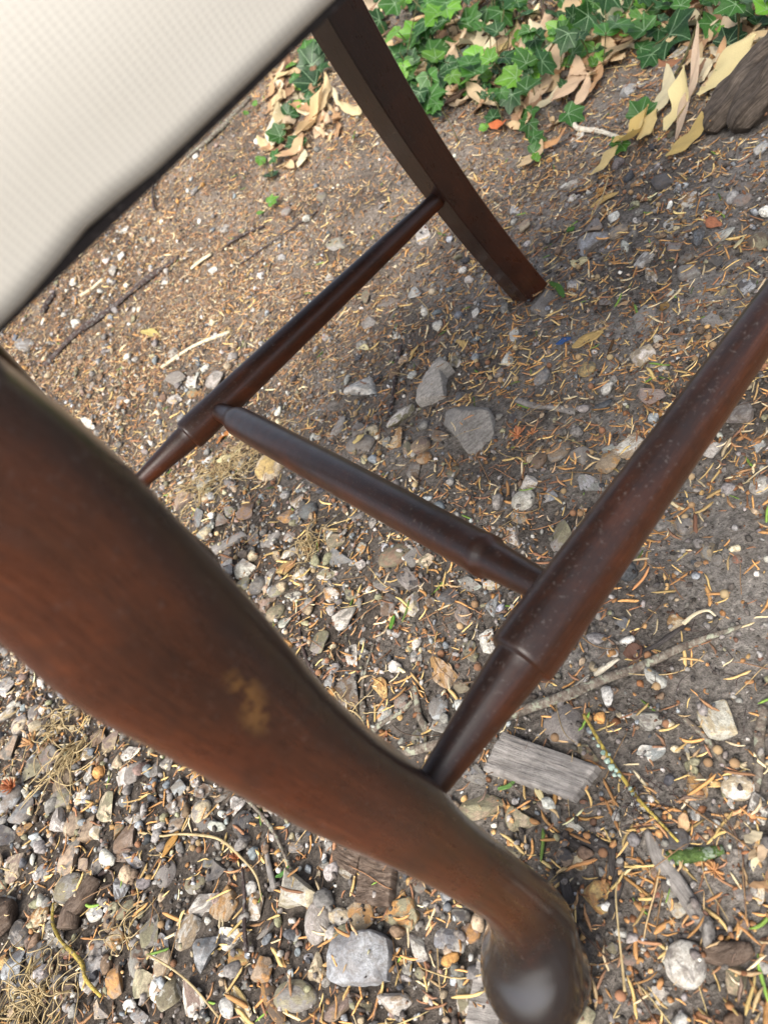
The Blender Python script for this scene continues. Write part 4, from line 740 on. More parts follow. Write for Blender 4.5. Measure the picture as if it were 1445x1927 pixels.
def prism(name, quad, th, mat, label, cat, lift=0.0, rough=.0006, grid=(46, 24)):
    """board from four ground corners (pixels, in order): top skin displaced along the grain, ragged ends"""
    Q = [at(u, v) for u, v in quad]; z0 = max(H(q[0], q[1]) for q in Q)+lift; n, m = grid; V = []; uv = []
    La = np.linalg.norm(Q[1]-Q[0]); Lb = np.linalg.norm(Q[3]-Q[0])
    for side in (1, 0):
        for i in range(n+1):
            for j in range(m+1):
                s_, t = i/n, j/m
                e = .010*vnoise(t*14, 3.3, len(label)*.7)+.006*vnoise(t*40, 1.3, 2)
                s2 = s_+(e if i in (0, n) else 0)*(1 if i else 1)
                p = (1-t)*((1-s2)*Q[0]+s2*Q[1])+t*((1-s2)*Q[3]+s2*Q[2])
                ed = min(s_, 1-s_, t, 1-t); z = z0+(th if side else -.002)
                if side: z += rough*1.0*vnoise(s_*La*60, t*Lb*900, 5)+rough*1.5*vnoise(s_*La*25, t*Lb*90, 9)-(.0010 if ed < 1e-6 else 0)
                V.append((p[0], p[1], z)); uv.append((t*Lb, s_*La))
    off = (n+1)*(m+1); ix = lambda i, j, s_: i*(m+1)+j+(0 if s_ else off); F = []
    for i in range(n):
        for j in range(m): F.append([ix(i, j, 1), ix(i+1, j, 1), ix(i+1, j+1, 1), ix(i, j+1, 1)]); F.append([ix(i, j+1, 0), ix(i+1, j+1, 0), ix(i+1, j, 0), ix(i, j, 0)])
    for i in range(n):
        F.append([ix(i, 0, 0), ix(i+1, 0, 0), ix(i+1, 0, 1), ix(i, 0, 1)]); F.append([ix(i, m, 1), ix(i+1, m, 1), ix(i+1, m, 0), ix(i, m, 0)])
    for j in range(m):
        F.append([ix(0, j, 1), ix(0, j+1, 1), ix(0, j+1, 0), ix(0, j, 0)]); F.append([ix(n, j, 0), ix(n, j+1, 0), ix(n, j+1, 1), ix(n, j, 1)])
    c = sum(Q)/4; dome(c[0], c[1], La/2, Lb/2, math.atan2(Q[1][1]-Q[0][1], Q[1][0]-Q[0][0]), th)
    o = local(name, V, F, mat, label, cat, uv=uv, smooth=True)
    import bmesh
    bm = bmesh.new(); bm.from_mesh(o.data); bmesh.ops.recalc_face_normals(bm, faces=bm.faces); bm.to_mesh(o.data); bm.free()
    o.data.set_sharp_from_angle(angle=math.radians(50)); return o
prism('wood_block', [(956, 1389), (1131, 1449), (1086, 1513), (920, 1458)], .0075, GREYWOOD, 'rectangular block of weathered grey wood beside the near stretcher', 'wood block')
prism('bark_plank', [(690, 1600), (752, 1612), (742, 1712), (676, 1704)], .006, BARK, 'flat brown plank of bark partly under the near front leg', 'bark')
prism('bark_plank', [(630, 1580), (690, 1600), (676, 1655), (634, 1628)], .005, BARK, 'smaller brown bark plank touching the near front leg', 'bark')
prism('wood_strip', [(905, 1800), (950, 1810), (945, 1945), (880, 1935)], .004, GREYWOOD, 'grey wooden slat trapped under the pad foot', 'wood')
prism('wood_chip', [(400, 1032), (456, 1001), (467, 1009), (404, 1046)], .0035, GREYWOOD, 'narrow straight-edged grey wood chip under the cross stretcher', 'wood chip', grid=(24, 10))
prism('wood_chip', [(487, 1031), (505, 1008), (530, 1004), (512, 1030)], .003, GREYWOOD, 'small lozenge-shaped grey wood chip beside the narrow one', 'wood chip', grid=(18, 12))
# the old root at the upper right
lg = obj('old_root', None, label='thick weathered grey-brown root ending in two blunt lobes', cat='tree root'); lp = at(1420, 200); lg.location = Vector(lp); bpy.context.view_layer.update()
def lobe(px, r, zc, name='lobe'):
    P = []
    for (u, v), rr in zip(px, r): p = at(u, v); P.append((p[0], p[1], H(p[0], p[1])+rr*.55+zc))
    V, F, uv = tube(P, r, 40, 26, .24, len(px)*3+r[0]*100, .8); me = make_mesh(name, np.array(V)-lp, F, LOGWOOD, uv=uv); obj(name, me, parent=lg)
    for a, rr in zip(P, r): dome(a[0], a[1], rr, rr, 0, rr)
lobe([(1340, 256), (1350, 244), (1382, 212), (1430, 165), (1490, 108), (1570, 40)], [.008, .0165, .021, .025, .030, .036], 0)
lobe([(1396, 254), (1406, 242), (1438, 214), (1490, 168), (1550, 118), (1630, 60)], [.009, .019, .025, .030, .034, .040], 0.001)
NAMED = []
# ------------------------------------------------------------ scatter densities: read from the photograph at anchor places on the ground
ANCH = """60,1450,1,.5,.3,.3|100,1850,1,.5,.3,.2|450,1750,.85,.7,.4,.2|700,1850,.8,.9,.3,.2|1250,1850,.35,2.4,.2,.3|1420,1850,.35,2.6,.2,.3|1400,1600,.35,2.0,.3,.3|1250,1300,.3,.8,.5,.2|1350,1250,.12,.5,.4,.1
1300,1130,.12,.6,.5,.1|1050,1400,.3,1.0,.5,.2|650,1250,.85,1.0,.6,.3|500,1050,.95,.6,.5,.5|850,1200,.6,.9,.7,.2|700,900,.4,.7,1,.3|900,700,.25,.9,1.2,.2|1150,650,.22,1.3,1.2,.2|1200,450,.22,.7,1.3,.2
1350,350,.3,.8,1.2,.3|1050,380,.12,.7,.7,.7|850,300,.08,.5,.4,1.2|600,550,.25,.6,.5,1.6|300,600,.5,.6,.3,2.4|100,700,.65,.6,.2,2.0|450,350,.2,.5,.3,1.8|1400,800,.3,1.6,1.1,.3|1100,250,.1,.6,.6,.6|300,800,.7,.7,.4,1.5""".replace('\n', '|')
AP, AD = [], []
for rec in ANCH.split('|'):
    q = list(map(float, rec.split(','))); AP.append(at(q[0], q[1])[:2]); AD.append(q[2:])
AP, AD = np.array(AP), np.array(AD)
def dens(x, y):
    d2 = (x[:, None]-AP[:, 0])**2+(y[:, None]-AP[:, 1])**2; w = 1/(d2+.0006)**1.6
    w[:, :] *= 1; return (w @ AD)/w.sum(1)[:, None]
def scatter(N, col, xr=(-.85, 1.25), yr=(.06, 1.7), power=1.0, clump=0, seed=0):
    """N spots, more of them near the camera, thinned by density column col"""
    xs, ys = [], []; tot = 0
    while tot < N:
        x = rng.uniform(*xr, 20000); y = yr[0]+(yr[1]-yr[0])*rng.random(20000)**power
        d = dens(x, y)[:, col]; keep = rng.random(20000) < d/2.7*(1+(1.15*vnoise(x*clump, y*clump, seed+.5)+.8*vnoise(x*clump*3, y*clump*3, seed+9.5) if clump else 0))
        far = 1/(1+np.clip(np.hypot(x, y-.2)-.9, 0, 9)*.8); keep &= rng.random(20000) < far
        xs.append(x[keep]); ys.append(y[keep]); tot += keep.sum()
    return np.concatenate(xs)[:N], np.concatenate(ys)[:N]
def tones(N, cols, wts, k=.2):
    c = np.array(cols)[rng.choice(len(cols), N, p=np.array(wts)/sum(wts))]
    return np.clip(c*(1+rng.normal(0, k, (N, 1)))*(1+rng.normal(0, k*.10, (N, 3))), .006, .85)
_dm = np.clip(dens(GX.ravel(), GY.ravel())[:, 0]*1.15-.25, 0, 1) if True else None
_l = GROUND.data.attributes.new('leafy', 'FLOAT', 'POINT'); _l.data.foreach_set('value', np.clip(dens(GX.ravel(), GY.ravel())[:, 3]/1.8-.1, 0, 1).astype(np.float32))
_a = GROUND.data.attributes.new('gravel_dark', 'FLOAT', 'POINT'); _a.data.foreach_set('value', _dm.astype(np.float32))  # soil gets darker where the gravel is dense
# soil crumbs
def crumbs(N, lo, hi, sub, name, mat, cols, wts, col, label, flat=.6, clump=9, sink=.2, thin=True, tilt=.5):
    V0, F0 = ico(sub); parts = []
    x, y = scatter(N, col, clump=clump, seed=len(name))
    s = lo+(hi-lo)*rng.random(len(x))**2.6
    sel_ = (topz(x, y) < .0045) | (rng.random(len(x)) < .04); x, y, s = x[sel_], y[sel_], s[sel_]
    if thin:
        keep = (topz(x, y) < .0025) | (rng.random(len(x)) < .12); x, y, s = x[keep], y[keep], s[keep]
    base = H(x, y)+topz(x, y); c = tones(len(x), cols, wts)
    Vs, Fs, Cs, off = [], [], [], 0
    grp = rng.integers(0, 6, len(x))
    for g in range(6):
        Vb = V0.copy()
        for k in range(7 if sub > 1 else 3):
            d = rng.normal(size=3); d /= np.linalg.norm(d); t = Vb @ d-rng.uniform(.45, .8); Vb = Vb-np.outer(np.clip(t, 0, None), d)
        Vb = Vb*(1+rng.normal(0, .03 if sub > 1 else .12, (len(Vb), 1)))
        m = grp == g; n = m.sum()
        if not n: continue
        R = rand_rot(n, tilt, y=y[m]); sc = s[m][:, None]*np.stack([rng.uniform(.75, 1.3, n), rng.uniform(.6, 1, n), rng.uniform(flat*.7, flat*1.2, n)], 1)
        RR = R*sc[:, None, :]; T = np.stack([x[m], y[m], base[m]+s[m]*flat*(1-2*sink)], 1)
        a, b, cc = batch(Vb, F0, RR, T, c[m]); Vs.append(a); Fs.append(b+off); Cs.append(cc); off += len(a)
        if sub > 1 or lo > .0015:
            for i in np.nonzero(m)[0]: dome(x[i], y[i], s[i], s[i], 0, s[i]*flat*(1.6-2*sink))
    return obj(name, make_mesh(name, np.concatenate(Vs), np.concatenate(Fs), mat, col=np.concatenate(Cs), smooth=False), kind='stuff', label=label)
gcols = [PAL[k] for k in 'WwGDBbTOPCNKS']; gw = [2.0, 4, 6, 1.6, 2.0, 1.6, 2.6, .6, 1.2, 1.4, 2.6, 2.4, 5]
crumbs(7500, .0026, .0092, 2, 'gravel', PEBBLE, gcols, gw, 0, 'loose mixed gravel lying between the larger stones', .62)
crumbs(14000, .0014, .0038, 1, 'fine_gravel', PEBBLE, gcols, gw, 0, 'fine grit and tiny pebbles on the soil', .65, thin=False)
scol = [(.08, .070, .060), (.14, .124, .108), (.22, .20, .18), (.05, .042, .036), (.32, .295, .265)]
AD2 = AD.copy(); AD = np.hstack([AD, np.full((len(AD), 1), 1.0)])
crumbs(48000, .0007, .0031, 1, 'soil_crumbs', CRUMB, scol, [4, 4, 3, 3, 1], 4, 'small crumbs of dark grey-brown soil', .75, clump=5, thin=False)
crumbs(30000, .0010, .0034, 1, 'bark_crumbs', LITTER, [(.33, .17, .07), (.20, .09, .04), (.42, .26, .11), (.13, .07, .045)], [3, 3, 2, 2], 1, 'crumbled brown bud scales and bark on the soil', .35, clump=14, thin=False, tilt=.6)
# needles and curled scales
def needle_shape(seed, nseg=6, wide=.07, curl=1.0, blunt=False):
    r = np.random.default_rng(seed); V = []
    kx = r.uniform(-.24, .24)*curl; kz = r.uniform(-.1, .3)*curl; tw = r.uniform(-.7, .7)*curl
    for i in range(nseg+1):
        t = i/nseg; a = (t-.5); x = a; y = kx*(a*a-.08)*1.3+.018*math.sin(6*t+seed)*curl; z = kz*(a*a)*1.2
        w = wide*(max(.12, min(1, 3.2*math.sin(math.pi*min(max(t, .03), .97)))) if not blunt else max(.35, min(1, 4*math.sin(math.pi*min(max(t, .03), .97)))))
        an = tw*a*1.6; cy, sy = math.cos(an), math.sin(an); th = w*.30
        for (p, q) in ((w/2, 0), (0, th), (-w/2, 0), (0, -th)): V.append((x, y+p*cy-q*sy, z+p*sy+q*cy))
    V = np.array(V); F = []
    for i in range(nseg):
        for j in range(4): a, b = i*4+j, i*4+(j+1) % 4; F.append([a, a+4, b+4, b])
    F += [[0, 1, 2, 3], [nseg*4+3, nseg*4+2, nseg*4+1, nseg*4]]
    V[:, 2] -= V[:, 2].min(); return V, np.array(F)
ncol = dict(yellow=(.60, .42, .17), orange=(.49, .26, .095), brown=(.27, .135, .07), straw=(.68, .55, .33), green=(.17, .28, .05))
nkeys = list(ncol); nw = [4.2, 4.6, 2.3, 1.6, .45]
N = 17000; x, y = scatter(N, 1, clump=11, seed=3); bare = rng.random(N) > np.where(topz(x, y) > .0042, .78, 0); x, y = x[bare], y[bare]; N = len(x); L = rng.uniform(.008, .0205, N)*(1-.35*(rng.random(N) < .3)); kk = rng.choice(5, N, p=np.array(nw)/sum(nw))
wide = rng.random(N) < .25
z = H(x, y)+topz(x, y); U_, V_, Z_ = proj(np.stack([x, y, z], 1)); hid = hidden(U_, V_)
size = np.where(hid, 0, L*F_PX/Z_); order = np.argsort(-size); single = np.zeros(N, bool); single[order[:290]] = True
R = rand_rot(N, .26, y=y); shapes = [needle_shape(i, 6, .105 if i < 6 else .16, 1.0 if i % 3 else 1.7) for i in range(10)]
sh = np.where(wide, rng.integers(6, 10, N), rng.integers(0, 6, N))
mes = [make_mesh('dry_needle', *s_, NEEDLE) for s_ in shapes]
for i in np.nonzero(single)[0]:
    cn = nkeys[kk[i]]; o = obj('dry_needle', mes[sh[i]], mtx=to_mtx(R[i], (x[i], y[i], z[i]+.0006), (L[i],)*3), cat='needle', group=cn+' needles scattered on the ground',
        label={'yellow': 'yellow fallen needle lying curved on the gravelly soil', 'orange': 'orange dried needle lying curved on the gravelly soil', 'brown': 'dark brown dried needle lying on the gravelly soil', 'straw': 'pale straw-coloured dry needle lying on the gravelly soil', 'green': 'fresh green needle fallen on the gravelly soil'}[cn])
    o.color = (*jit(ncol[cn], .24), 1); NAMED.append((o, U_[i], V_[i], {'yellow': 'yellow dry', 'orange': 'orange dried', 'brown': 'dark brown dried', 'straw': 'pale straw-coloured', 'green': 'fresh green'}[cn]+' needle'))
cN = np.array([ncol[k] for k in nkeys])[kk]*(1+rng.normal(0, .30, (N, 1))); Vs, Fs, Cs, off = [], [], [], 0
for g in range(10):
    m = (~single) & (sh == g); a, b, cc = batch(shapes[g][0], shapes[g][1], R[m]*L[m][:, None, None], np.stack([x[m], y[m], z[m]+.0006], 1), cN[m]); Vs.append(a); Fs.append(b+off); Cs.append(cc); off += len(a)
obj('needle_litter', make_mesh('needle_litter', np.concatenate(Vs), np.concatenate(Fs), LITTER, col=np.clip(np.concatenate(Cs), 0, 1)), kind='stuff', label='fine litter of short dry orange and yellow needles')
# fine pale-brown litter (column 3), thin curls
N = 62000; x, y = scatter(N, 3, clump=8, seed=5, yr=(.1, 2.0)); bare = rng.random(N) > np.where(topz(x, y) > .004, .75, 0); x, y = x[bare], y[bare]; N = len(x); z = H(x, y)+topz(x, y); R = rand_rot(N, .35, y=y); L = rng.uniform(.004, .015, N)
c = tones(N, [(.46, .32, .17), (.38, .21, .10), (.24, .135, .08), (.56, .46, .30), (.15, .10, .07)], [3.4, 3.8, 2.8, 1.6, 1.4]); Vs, Fs, Cs, off = [], [], [], 0
sh = rng.integers(0, 5, N)
for g in range(5):
    s_ = needle_shape(50+g, 3, .16, 1.6); m = sh == g; a, b, cc = batch(s_[0], s_[1], R[m]*L[m][:, None, None], np.stack([x[m], y[m], z[m]+.0004], 1), c[m]); Vs.append(a); Fs.append(b+off); Cs.append(cc); off += len(a)
obj('leaf_litter', make_mesh('leaf_litter', np.concatenate(Vs), np.concatenate(Fs), LITTER, col=np.concatenate(Cs)), kind='stuff', label='broken brown and straw-coloured scraps of leaf litter')
# thin stalks and rootlets
N = 1500; x, y = scatter(N, 1, clump=4, seed=8); z = H(x, y)+topz(x, y); R = rand_rot(N, .10, y=y); L = rng.uniform(.02, .06, N)
c = tones(N, [(.20, .12, .06), (.42, .31, .15), (.10, .065, .045), (.33, .17, .08)], [3, 2.4, 3, 2]); Vs, Fs, Cs, off = [], [], [], 0; sh = rng.integers(0, 6, N)
for g in range(6):
    s_ = needle_shape(80+g, 9, .018, 1.3, True); m = sh == g; a, b, cc = batch(s_[0], s_[1], R[m]*L[m][:, None, None], np.stack([x[m], y[m], z[m]+.0012], 1), c[m]); Vs.append(a); Fs.append(b+off); Cs.append(cc); off += len(a)
obj('stalk_litter', make_mesh('stalk_litter', np.concatenate(Vs), np.concatenate(Fs), LITTER, col=np.concatenate(Cs)), kind='stuff', label='thin dry stalks and rootlets lying on the soil')
# lime seeds
Vn, Fn = ico(2); Vn = Vn*(1+.05*vnoise(Vn[:, 0]*3, Vn[:, 1]*3, Vn[:, 2]*3)[:, None]); nut = make_mesh('lime_seed', Vn, Fn, NUT)
x, y = scatter(520, 2, clump=8, seed=11); z = H(x, y)+topz(x, y)*.6; U_, V_, Z_ = proj(np.stack([x, y, z], 1)); vis = ~hidden(U_, V_)
sel = np.nonzero(vis)[0][:225]
spots = [(x[i], y[i]) for i in sel]+[tuple(at(u, v)[:2]) for u, v in ((802, 781), (691, 788), (708, 788), (715, 855), (715, 867), (692, 866), (1035, 690), (1065, 689), (943, 717), (972, 715), (1016, 850), (1080, 968), (1094, 969), (896, 1140), (982, 656), (1216, 377), (1240, 388), (1288, 419), (1335, 638), (1343, 652), (621, 1248), (602, 1268), (841, 1312), (868, 1181), (377, 1588), (378, 1601), (366, 1598), (263, 1591), (307, 1742), (285, 1561), (1257, 1367), (1239, 1297))]
for (px, py) in spots:
    s_ = random.uniform(.0024, .0032); o = obj('lime_seed', nut, mtx=to_mtx(frame(px, py, random.random()*6, .5), (px, py, float(H(px, py)+topz(px, py)*.6)+s_*.7), (s_, s_*.95, s_*1.05)), cat='seed', group='round lime seeds scattered on the ground', label='small round tan lime seed lying on the gravelly soil')
    o.color = (*jit(random.choice([(.36, .25, .13), (.30, .19, .10), (.42, .31, .17), (.25, .13, .07)]), .15), 1); q_ = proj(np.array(o.location)); NAMED.append((o, float(q_[0]), float(q_[1]), 'round tan lime seed'))
# small coloured scraps
def scrap(name, u, v, L, Wd, ang, colr, label, cat, mat=None, lift=.002):
    p = at(u, v); sc = np.linalg.norm(p-CAM)/F_PX; q = at(u+math.cos(math.radians(ang))*L/2, v+math.sin(math.radians(ang))*L/2)
    yaw = math.atan2(q[1]-p[1], q[0]-p[0]); la = np.linalg.norm(q-p)*2; la = min(la, L*sc*1.5)
    n = 14; V = []
    for i in range(n+1):
        t = i/n; w = Wd*sc*(math.sin(math.pi*min(max(t, .03), .97))**.55)*(1+.18*vnoise(t*5, len(label)*.31))
        for j in range(5):
            s_ = j/4-.5; V.append(((t-.5)*la, s_*w+.12*la*vnoise(t*2, .2, u), .0015+.10*w*(1-4*s_*s_)*-1+.25*w*vnoise(t*3, s_*1.5, v)+.0015*(t-.5)**2*40*la))
    F = [[i*5+j, (i+1)*5+j, (i+1)*5+j+1, i*5+j+1] for i in range(n) for j in range(4)]
    me = make_mesh(name, V, F, mat or BRACT); o = obj(name, me, label=label, cat=cat, mtx=to_mtx(frame(p[0], p[1], yaw, .12), (p[0], p[1], float(H(p[0], p[1])+min(.008, topz(p[0], p[1])))+lift)))
    sm = o.modifiers.new('thick', 'SOLIDIFY'); sm.thickness = .0004; o.color = (*colr, 1); return o
PY, TN, OC, PK, GRN = (.66, .58, .33), (.55, .36, .20), (.54, .37, .14), (.52, .32, .21), (.07, .17, .025)
for a in [('plastic_scrap', 1063, 645, 30, 13, -15, (.04, .10, .26), 'small scrap of deep blue plastic on the needles', 'scrap'), ('dry_leaf', 1108, 642, 66, 26, -25, OC, 'curled yellow-orange dry leaf beside the blue scrap', 'leaf'),
          ('dry_leaf', 1342, 424, 26, 18, 30, (.5, .2, .1), 'rust-pink dry leaf with a thin stalk near the charcoal flint', 'leaf'), ('dry_leaf', 210, 1608, 0.1, .1, 0, OC, '', ''),
          ('dry_leaf', 326, 1592, 54, 18, -55, (.46, .25, .07), 'narrow orange-brown leaf standing on the lower gravel', 'leaf'), ('dry_leaf', 1262, 640, .1, .1, 0, OC, '', ''),
          ('green_leaf', 1056, 552, 44, 12, 60, GRN, 'crumpled dark green leaf against the rear leg foot', 'leaf'), ('green_leaf', 1076, 435, 18, 15, -30, GRN, 'small folded green leaf on bare soil', 'leaf'),
          ('green_leaf', 742, 1175, 26, 10, -75, (.10, .24, .03), 'tiny fresh green leaf between the two stretchers', 'leaf'), ('dry_leaf', 424, 822, 40, 20, -50, (.48, .20, .06), 'rolled rusty-orange leaf just under the stretcher joint', 'leaf'),
          ('dry_leaf', 432, 862, 46, 17, -25, PY, 'cream pointed dry leaf on the straw under the joint', 'leaf'), ('dry_leaf', 1090, 493, 34, 10, -12, PY, 'thin cream leaf strip beside the grey mottled stone', 'leaf'),
          ('dry_leaf', 1092, 497, 30, 16, -10, PY, 'pale winged lime bract split in two lobes', 'leaf'), ('dry_leaf', 1394, 460, 34, 13, -55, PY, 'cream spindle-shaped leaf near the upper right stones', 'leaf'),
          ('dry_leaf', 1252, 580, 22, 18, -60, (.28, .17, .06), 'small brown cupped leaf above the flat slate', 'leaf'), ('dry_leaf', 683, 660, 32, 13, 10, PY, 'cream leaf scrap on top of a grey pebble', 'leaf'),
          ('dry_leaf', 872, 652, 34, 11, 50, OC, 'ochre curled leaf strip above the white flint', 'leaf'), ('dry_leaf', 780, 668, 34, 8, -60, OC, 'folded ochre strip standing beside the tall rock', 'leaf'),
          ('dry_leaf', 685, 838, 26, 14, -40, (.62, .48, .2), 'yellow leaf scrap lying on a smooth grey pebble', 'leaf'), ('dry_leaf', 1289, 1552, 34, 18, -70, TN, 'torn tan leaf below the orange flint', 'leaf'),
          ('dry_leaf', 1020, 1495, 34, 12, 60, PY, 'cream papery scrap under the edge of the wood block', 'leaf'), ('green_leaf', 958, 1484, 36, 9, -20, (.12, .24, .06), 'green needle-like leaf lying against the wood block', 'leaf'),
          ('green_leaf', 538, 1646, 32, 8, -30, (.09, .22, .05), 'narrow green leaf beside the smooth grey stick', 'leaf'), ('bark_scrap', 1196, 1233, 28, 34, 70, (.12, .06, .04), 'brown torn bark scrap against the fallen branch', 'bark'),
          ('dry_leaf', 288, 628, 34, 13, 25, (.44, .36, .13), 'olive-yellow pointed leaf on the brown litter', 'leaf'), ('dry_leaf', 1140, 378, 60, 13, -22, OC, 'ochre papery leaf strip on the open soil', 'leaf'),
          ('dry_leaf', 1175, 575, 26, 10, -20, TN, 'tan folded leaf scrap above the speckled seeds', 'leaf'), ('dry_leaf', 1385, 640, 40, 26, -20, (.42, .24, .15), 'dry pinkish many-fingered leaf near the stretcher', 'leaf')]:
    if a[3] > 1: scrap(*a)
def rosette(u, v, rpx, colr, label, n=14):
    p = at(u, v); sc = np.linalg.norm(p-CAM)/F_PX*rpx; root = obj('bud_scale_cluster', None, label=label, cat='bud scales'); root.matrix_world = to_mtx(frame(p[0], p[1], 0, .1), (p[0], p[1], float(H(p[0], p[1])+min(.008, topz(p[0], p[1])))+.001))
    V, F = needle_shape(5, 6, .24, .8); me = make_mesh('scale', V+np.array([.5, 0, 0]), F, NEEDLE)
    for k in range(n):
        o = obj('scale', me, parent=root); a = k*2.4; e = random.uniform(.15, 1.1); o.rotation_euler = (0, -e, a); s_ = sc*random.uniform(.7, 1.1); o.scale = (s_, s_, s_); o.color = (*jit(colr, .15), 1)
rosette(975, 822, 22, (.48, .20, .09), 'rusty star-shaped cluster of bud scales beside the slate-grey rock')
rosette(1003, 818, 14, (.50, .22, .09), 'smaller rusty bud-scale tuft next to the star-shaped cluster', 9)
rosette(37, 1489, 20, (.34, .11, .04), 'dark rust-brown bud-scale tuft on a blue-grey pebble', 22)
rosette(448, 1618, 15, (.30, .10, .04), 'reddish-brown bud-scale tuft near the dark twig', 16)
rosette(72, 1405, 22, (.48, .27, .12), 'spiky tan bud-scale star on the leftmost gravel', 14)
rosette(1345, 1640, 20, (.44, .22, .09), 'loose brown bud-scale star past the mossy stick', 12)
# tufts of dry grass
def tuft(anchor, n, length, spread, label, dirpx=None, seed=0, col=STRAW, rad=.00045, hgt=.012):
    r = np.random.default_rng(seed); c0 = at(*anchor); Vs, Fs, UV, off = [], [], [], 0
    base = at(*dirpx)-c0 if dirpx else None
    for k in range(n):
        p = c0+np.array([r.normal(0, spread), r.normal(0, spread), 0]); a = r.uniform(0, 6.28) if base is None else math.atan2(base[1], base[0])+r.normal(0, .35)
        L_ = length*r.uniform(.4, 1.15); cu = r.normal(0, 2.2)/max(L_, .01)*.35; q = p.copy(); pts = []; hz = r.uniform(.2, 1)*hgt
        for i in range(5):
            t = i/4; z = H(q[0], q[1])+min(.008, float(topz(q[0], q[1])))*.8+.001+hz*math.sin(math.pi*min(1, t*1.1))*r.uniform(.7, 1.1); pts.append((q[0], q[1], z)); q = q+np.array([math.cos(a), math.sin(a), 0])*L_/4; a += cu*L_/4*3
        V, F, uv = tube(pts, [rad, rad*1.1, rad, rad*.8, rad*.4], 4, 3, 0, 0); Vs.append(np.array(V)); Fs += [[i_+off for i_ in f_] for f_ in F]; UV += uv; off += len(V)
    return local('dry_grass', np.concatenate(Vs), Fs, col, label, None, uv=UV, kind='stuff')
tuft((455, 868), 120, .05, .026, 'tangle of fine dry grass under the far stretcher joint', seed=1)
tuft((395, 905), 60, .045, .022, 'smaller tangle of dry straw near the far front leg', seed=2)
tuft((120, 1360), 34, .045, .014, 'matted straw clump beneath the blurred front leg', seed=3, rad=.0006)
tuft((150, 1400), 26, .075, .007, 'drooping wisp of pale dry grass over the left gravel', (85, 1530), seed=4, rad=.0007)
tuft((70, 1895), 105, .04, .020, 'dense mat of dry straw in the bottom corner', seed=5, rad=.0005)
tuft((245, 1750), 14, .028, .006, 'small spray of dry straw beside the rounded dark pebbles', seed=6)
tuft((590, 1030), 40, .035, .010, 'pale curly rootlets beside the blue-grey pebbles', seed=7, rad=.0004)
tuft((650, 1345), 22, .03, .008, 'fan of grey bark fibres against the near front leg', seed=8)
tuft((1230, 1520), 26, .02, .008, 'wispy dark root fibres near the lichen twig', seed=9, col=DARKTWIG, rad=.0003)
tuft((1290, 1240), 50, .02, .03, 'fine moss-like fibres along the fallen branch', seed=10, col=DARKTWIG, rad=.00025, hgt=.004)
# ------------------------------------------------------------ ivy
def ivy_shape(seed, lob=1.0):
    r = np.random.default_rng(seed)
    tab = [(0, 1.0), (8, .90), (17, .78), (27, .70), (37, .76), (47, .86), (57, .74), (67, .62), (75, .58), (87, .62), (98, .68), (112, .56), (135, .42), (160, .28), (180, .06)]
    A, Rr = [], []
    for side in (1, -1):
        seq = tab if side == 1 else tab[1:-1][::-1]
        for a, q in seq:
            q2 = q if lob == 1 else q*lob+(1-lob)*(.78-.0032*a)
            A.append(math.radians(90-side*a)); Rr.append(q2*(1+r.normal(0, .035)))
    A, Rr = np.array(A), np.array(Rr); V = [(0, 0, 0)]; n = len(A)
    for f in (.35, .7, 1.0):
        for a, q in zip(A, Rr): V.append((math.cos(a)*q*f, math.sin(a)*q*f, 0))
    V = np.array(V, float); ax = np.abs(V[:, 0])
    fold = r.uniform(.05, .35); droop = r.uniform(.05, .35)
    V[:, 2] = fold*ax-.22*fold*0-droop*(V[:, 0]**2+V[:, 1]**2)*.55+.05*vnoise(V[:, 0]*3+seed, V[:, 1]*3, seed*.3)
    ang = np.arctan2(V[:, 1], V[:, 0]); V[:, 2] += .05*np.cos(ang*5)*np.hypot(V[:, 0], V[:, 1])**2
    uv = V[:, :2].copy(); F = []
    for j in range(n):
        k = (j+1) % n; F.append([0, 1+k, 1+j])
        for q in range(2): a = 1+q*n; F.append([a+j, a+k, a+n+k, a+n+j])
    F = [f_ if i % 3 else f_ for i, f_ in enumerate(F)]
    V[:, 0] *= r.uniform(.82, 1.12); V[:, 2] += .12*vnoise(V[:, 0]*1.3+seed*3, V[:, 1]*1.3, 4)
    return make_mesh('leaf', V, F, IVY, uv=uv)
LEAFS = [ivy_shape(i) for i in range(9)]+[ivy_shape(20+i, .45) for i in range(4)]
DK, MD, BR = (.014, .052, .010), (.034, .105, .015), (.10, .235, .022)
def ivy_leaf(parent, u, v, px, lift, bright=None, yaw=None, tilt=.45):
    p = at(u, v, lift); sc = np.linalg.norm(p-CAM)/F_PX*px*.68
    if yaw is None: yaw = random.uniform(0, 6.28)
    R = frame(p[0], p[1], yaw, tilt)
    # leaves turn their faces to the open side, up and away from the bank
    e = Matrix.Rotation(random.uniform(.15, .6), 3, 'X'); Rm = np.array(e) @ R
    o = obj('leaf', random.choice(LEAFS[9:] if (bright == 'b' and random.random() < .6) else LEAFS[:9]), parent)
    m = to_mtx(Rm, p-np.array(parent.location), (sc, sc, sc)); o.matrix_local = m
    c = {'d': DK, 'm': MD, 'b': BR}[bright or random.choices('dmb', [4.5, 5, 1.8])[0]]; o.color = (*jit(c, .2), 1); return p
def inpoly(x, y, P):
    c = False; j = len(P)-1
    for i in range(len(P)):
        if (P[i][1] > y) != (P[j][1] > y) and x < (P[j][0]-P[i][0])*(y-P[i][1])/(P[j][1]-P[i][1])+P[i][0]: c = not c
        j = i
    return c
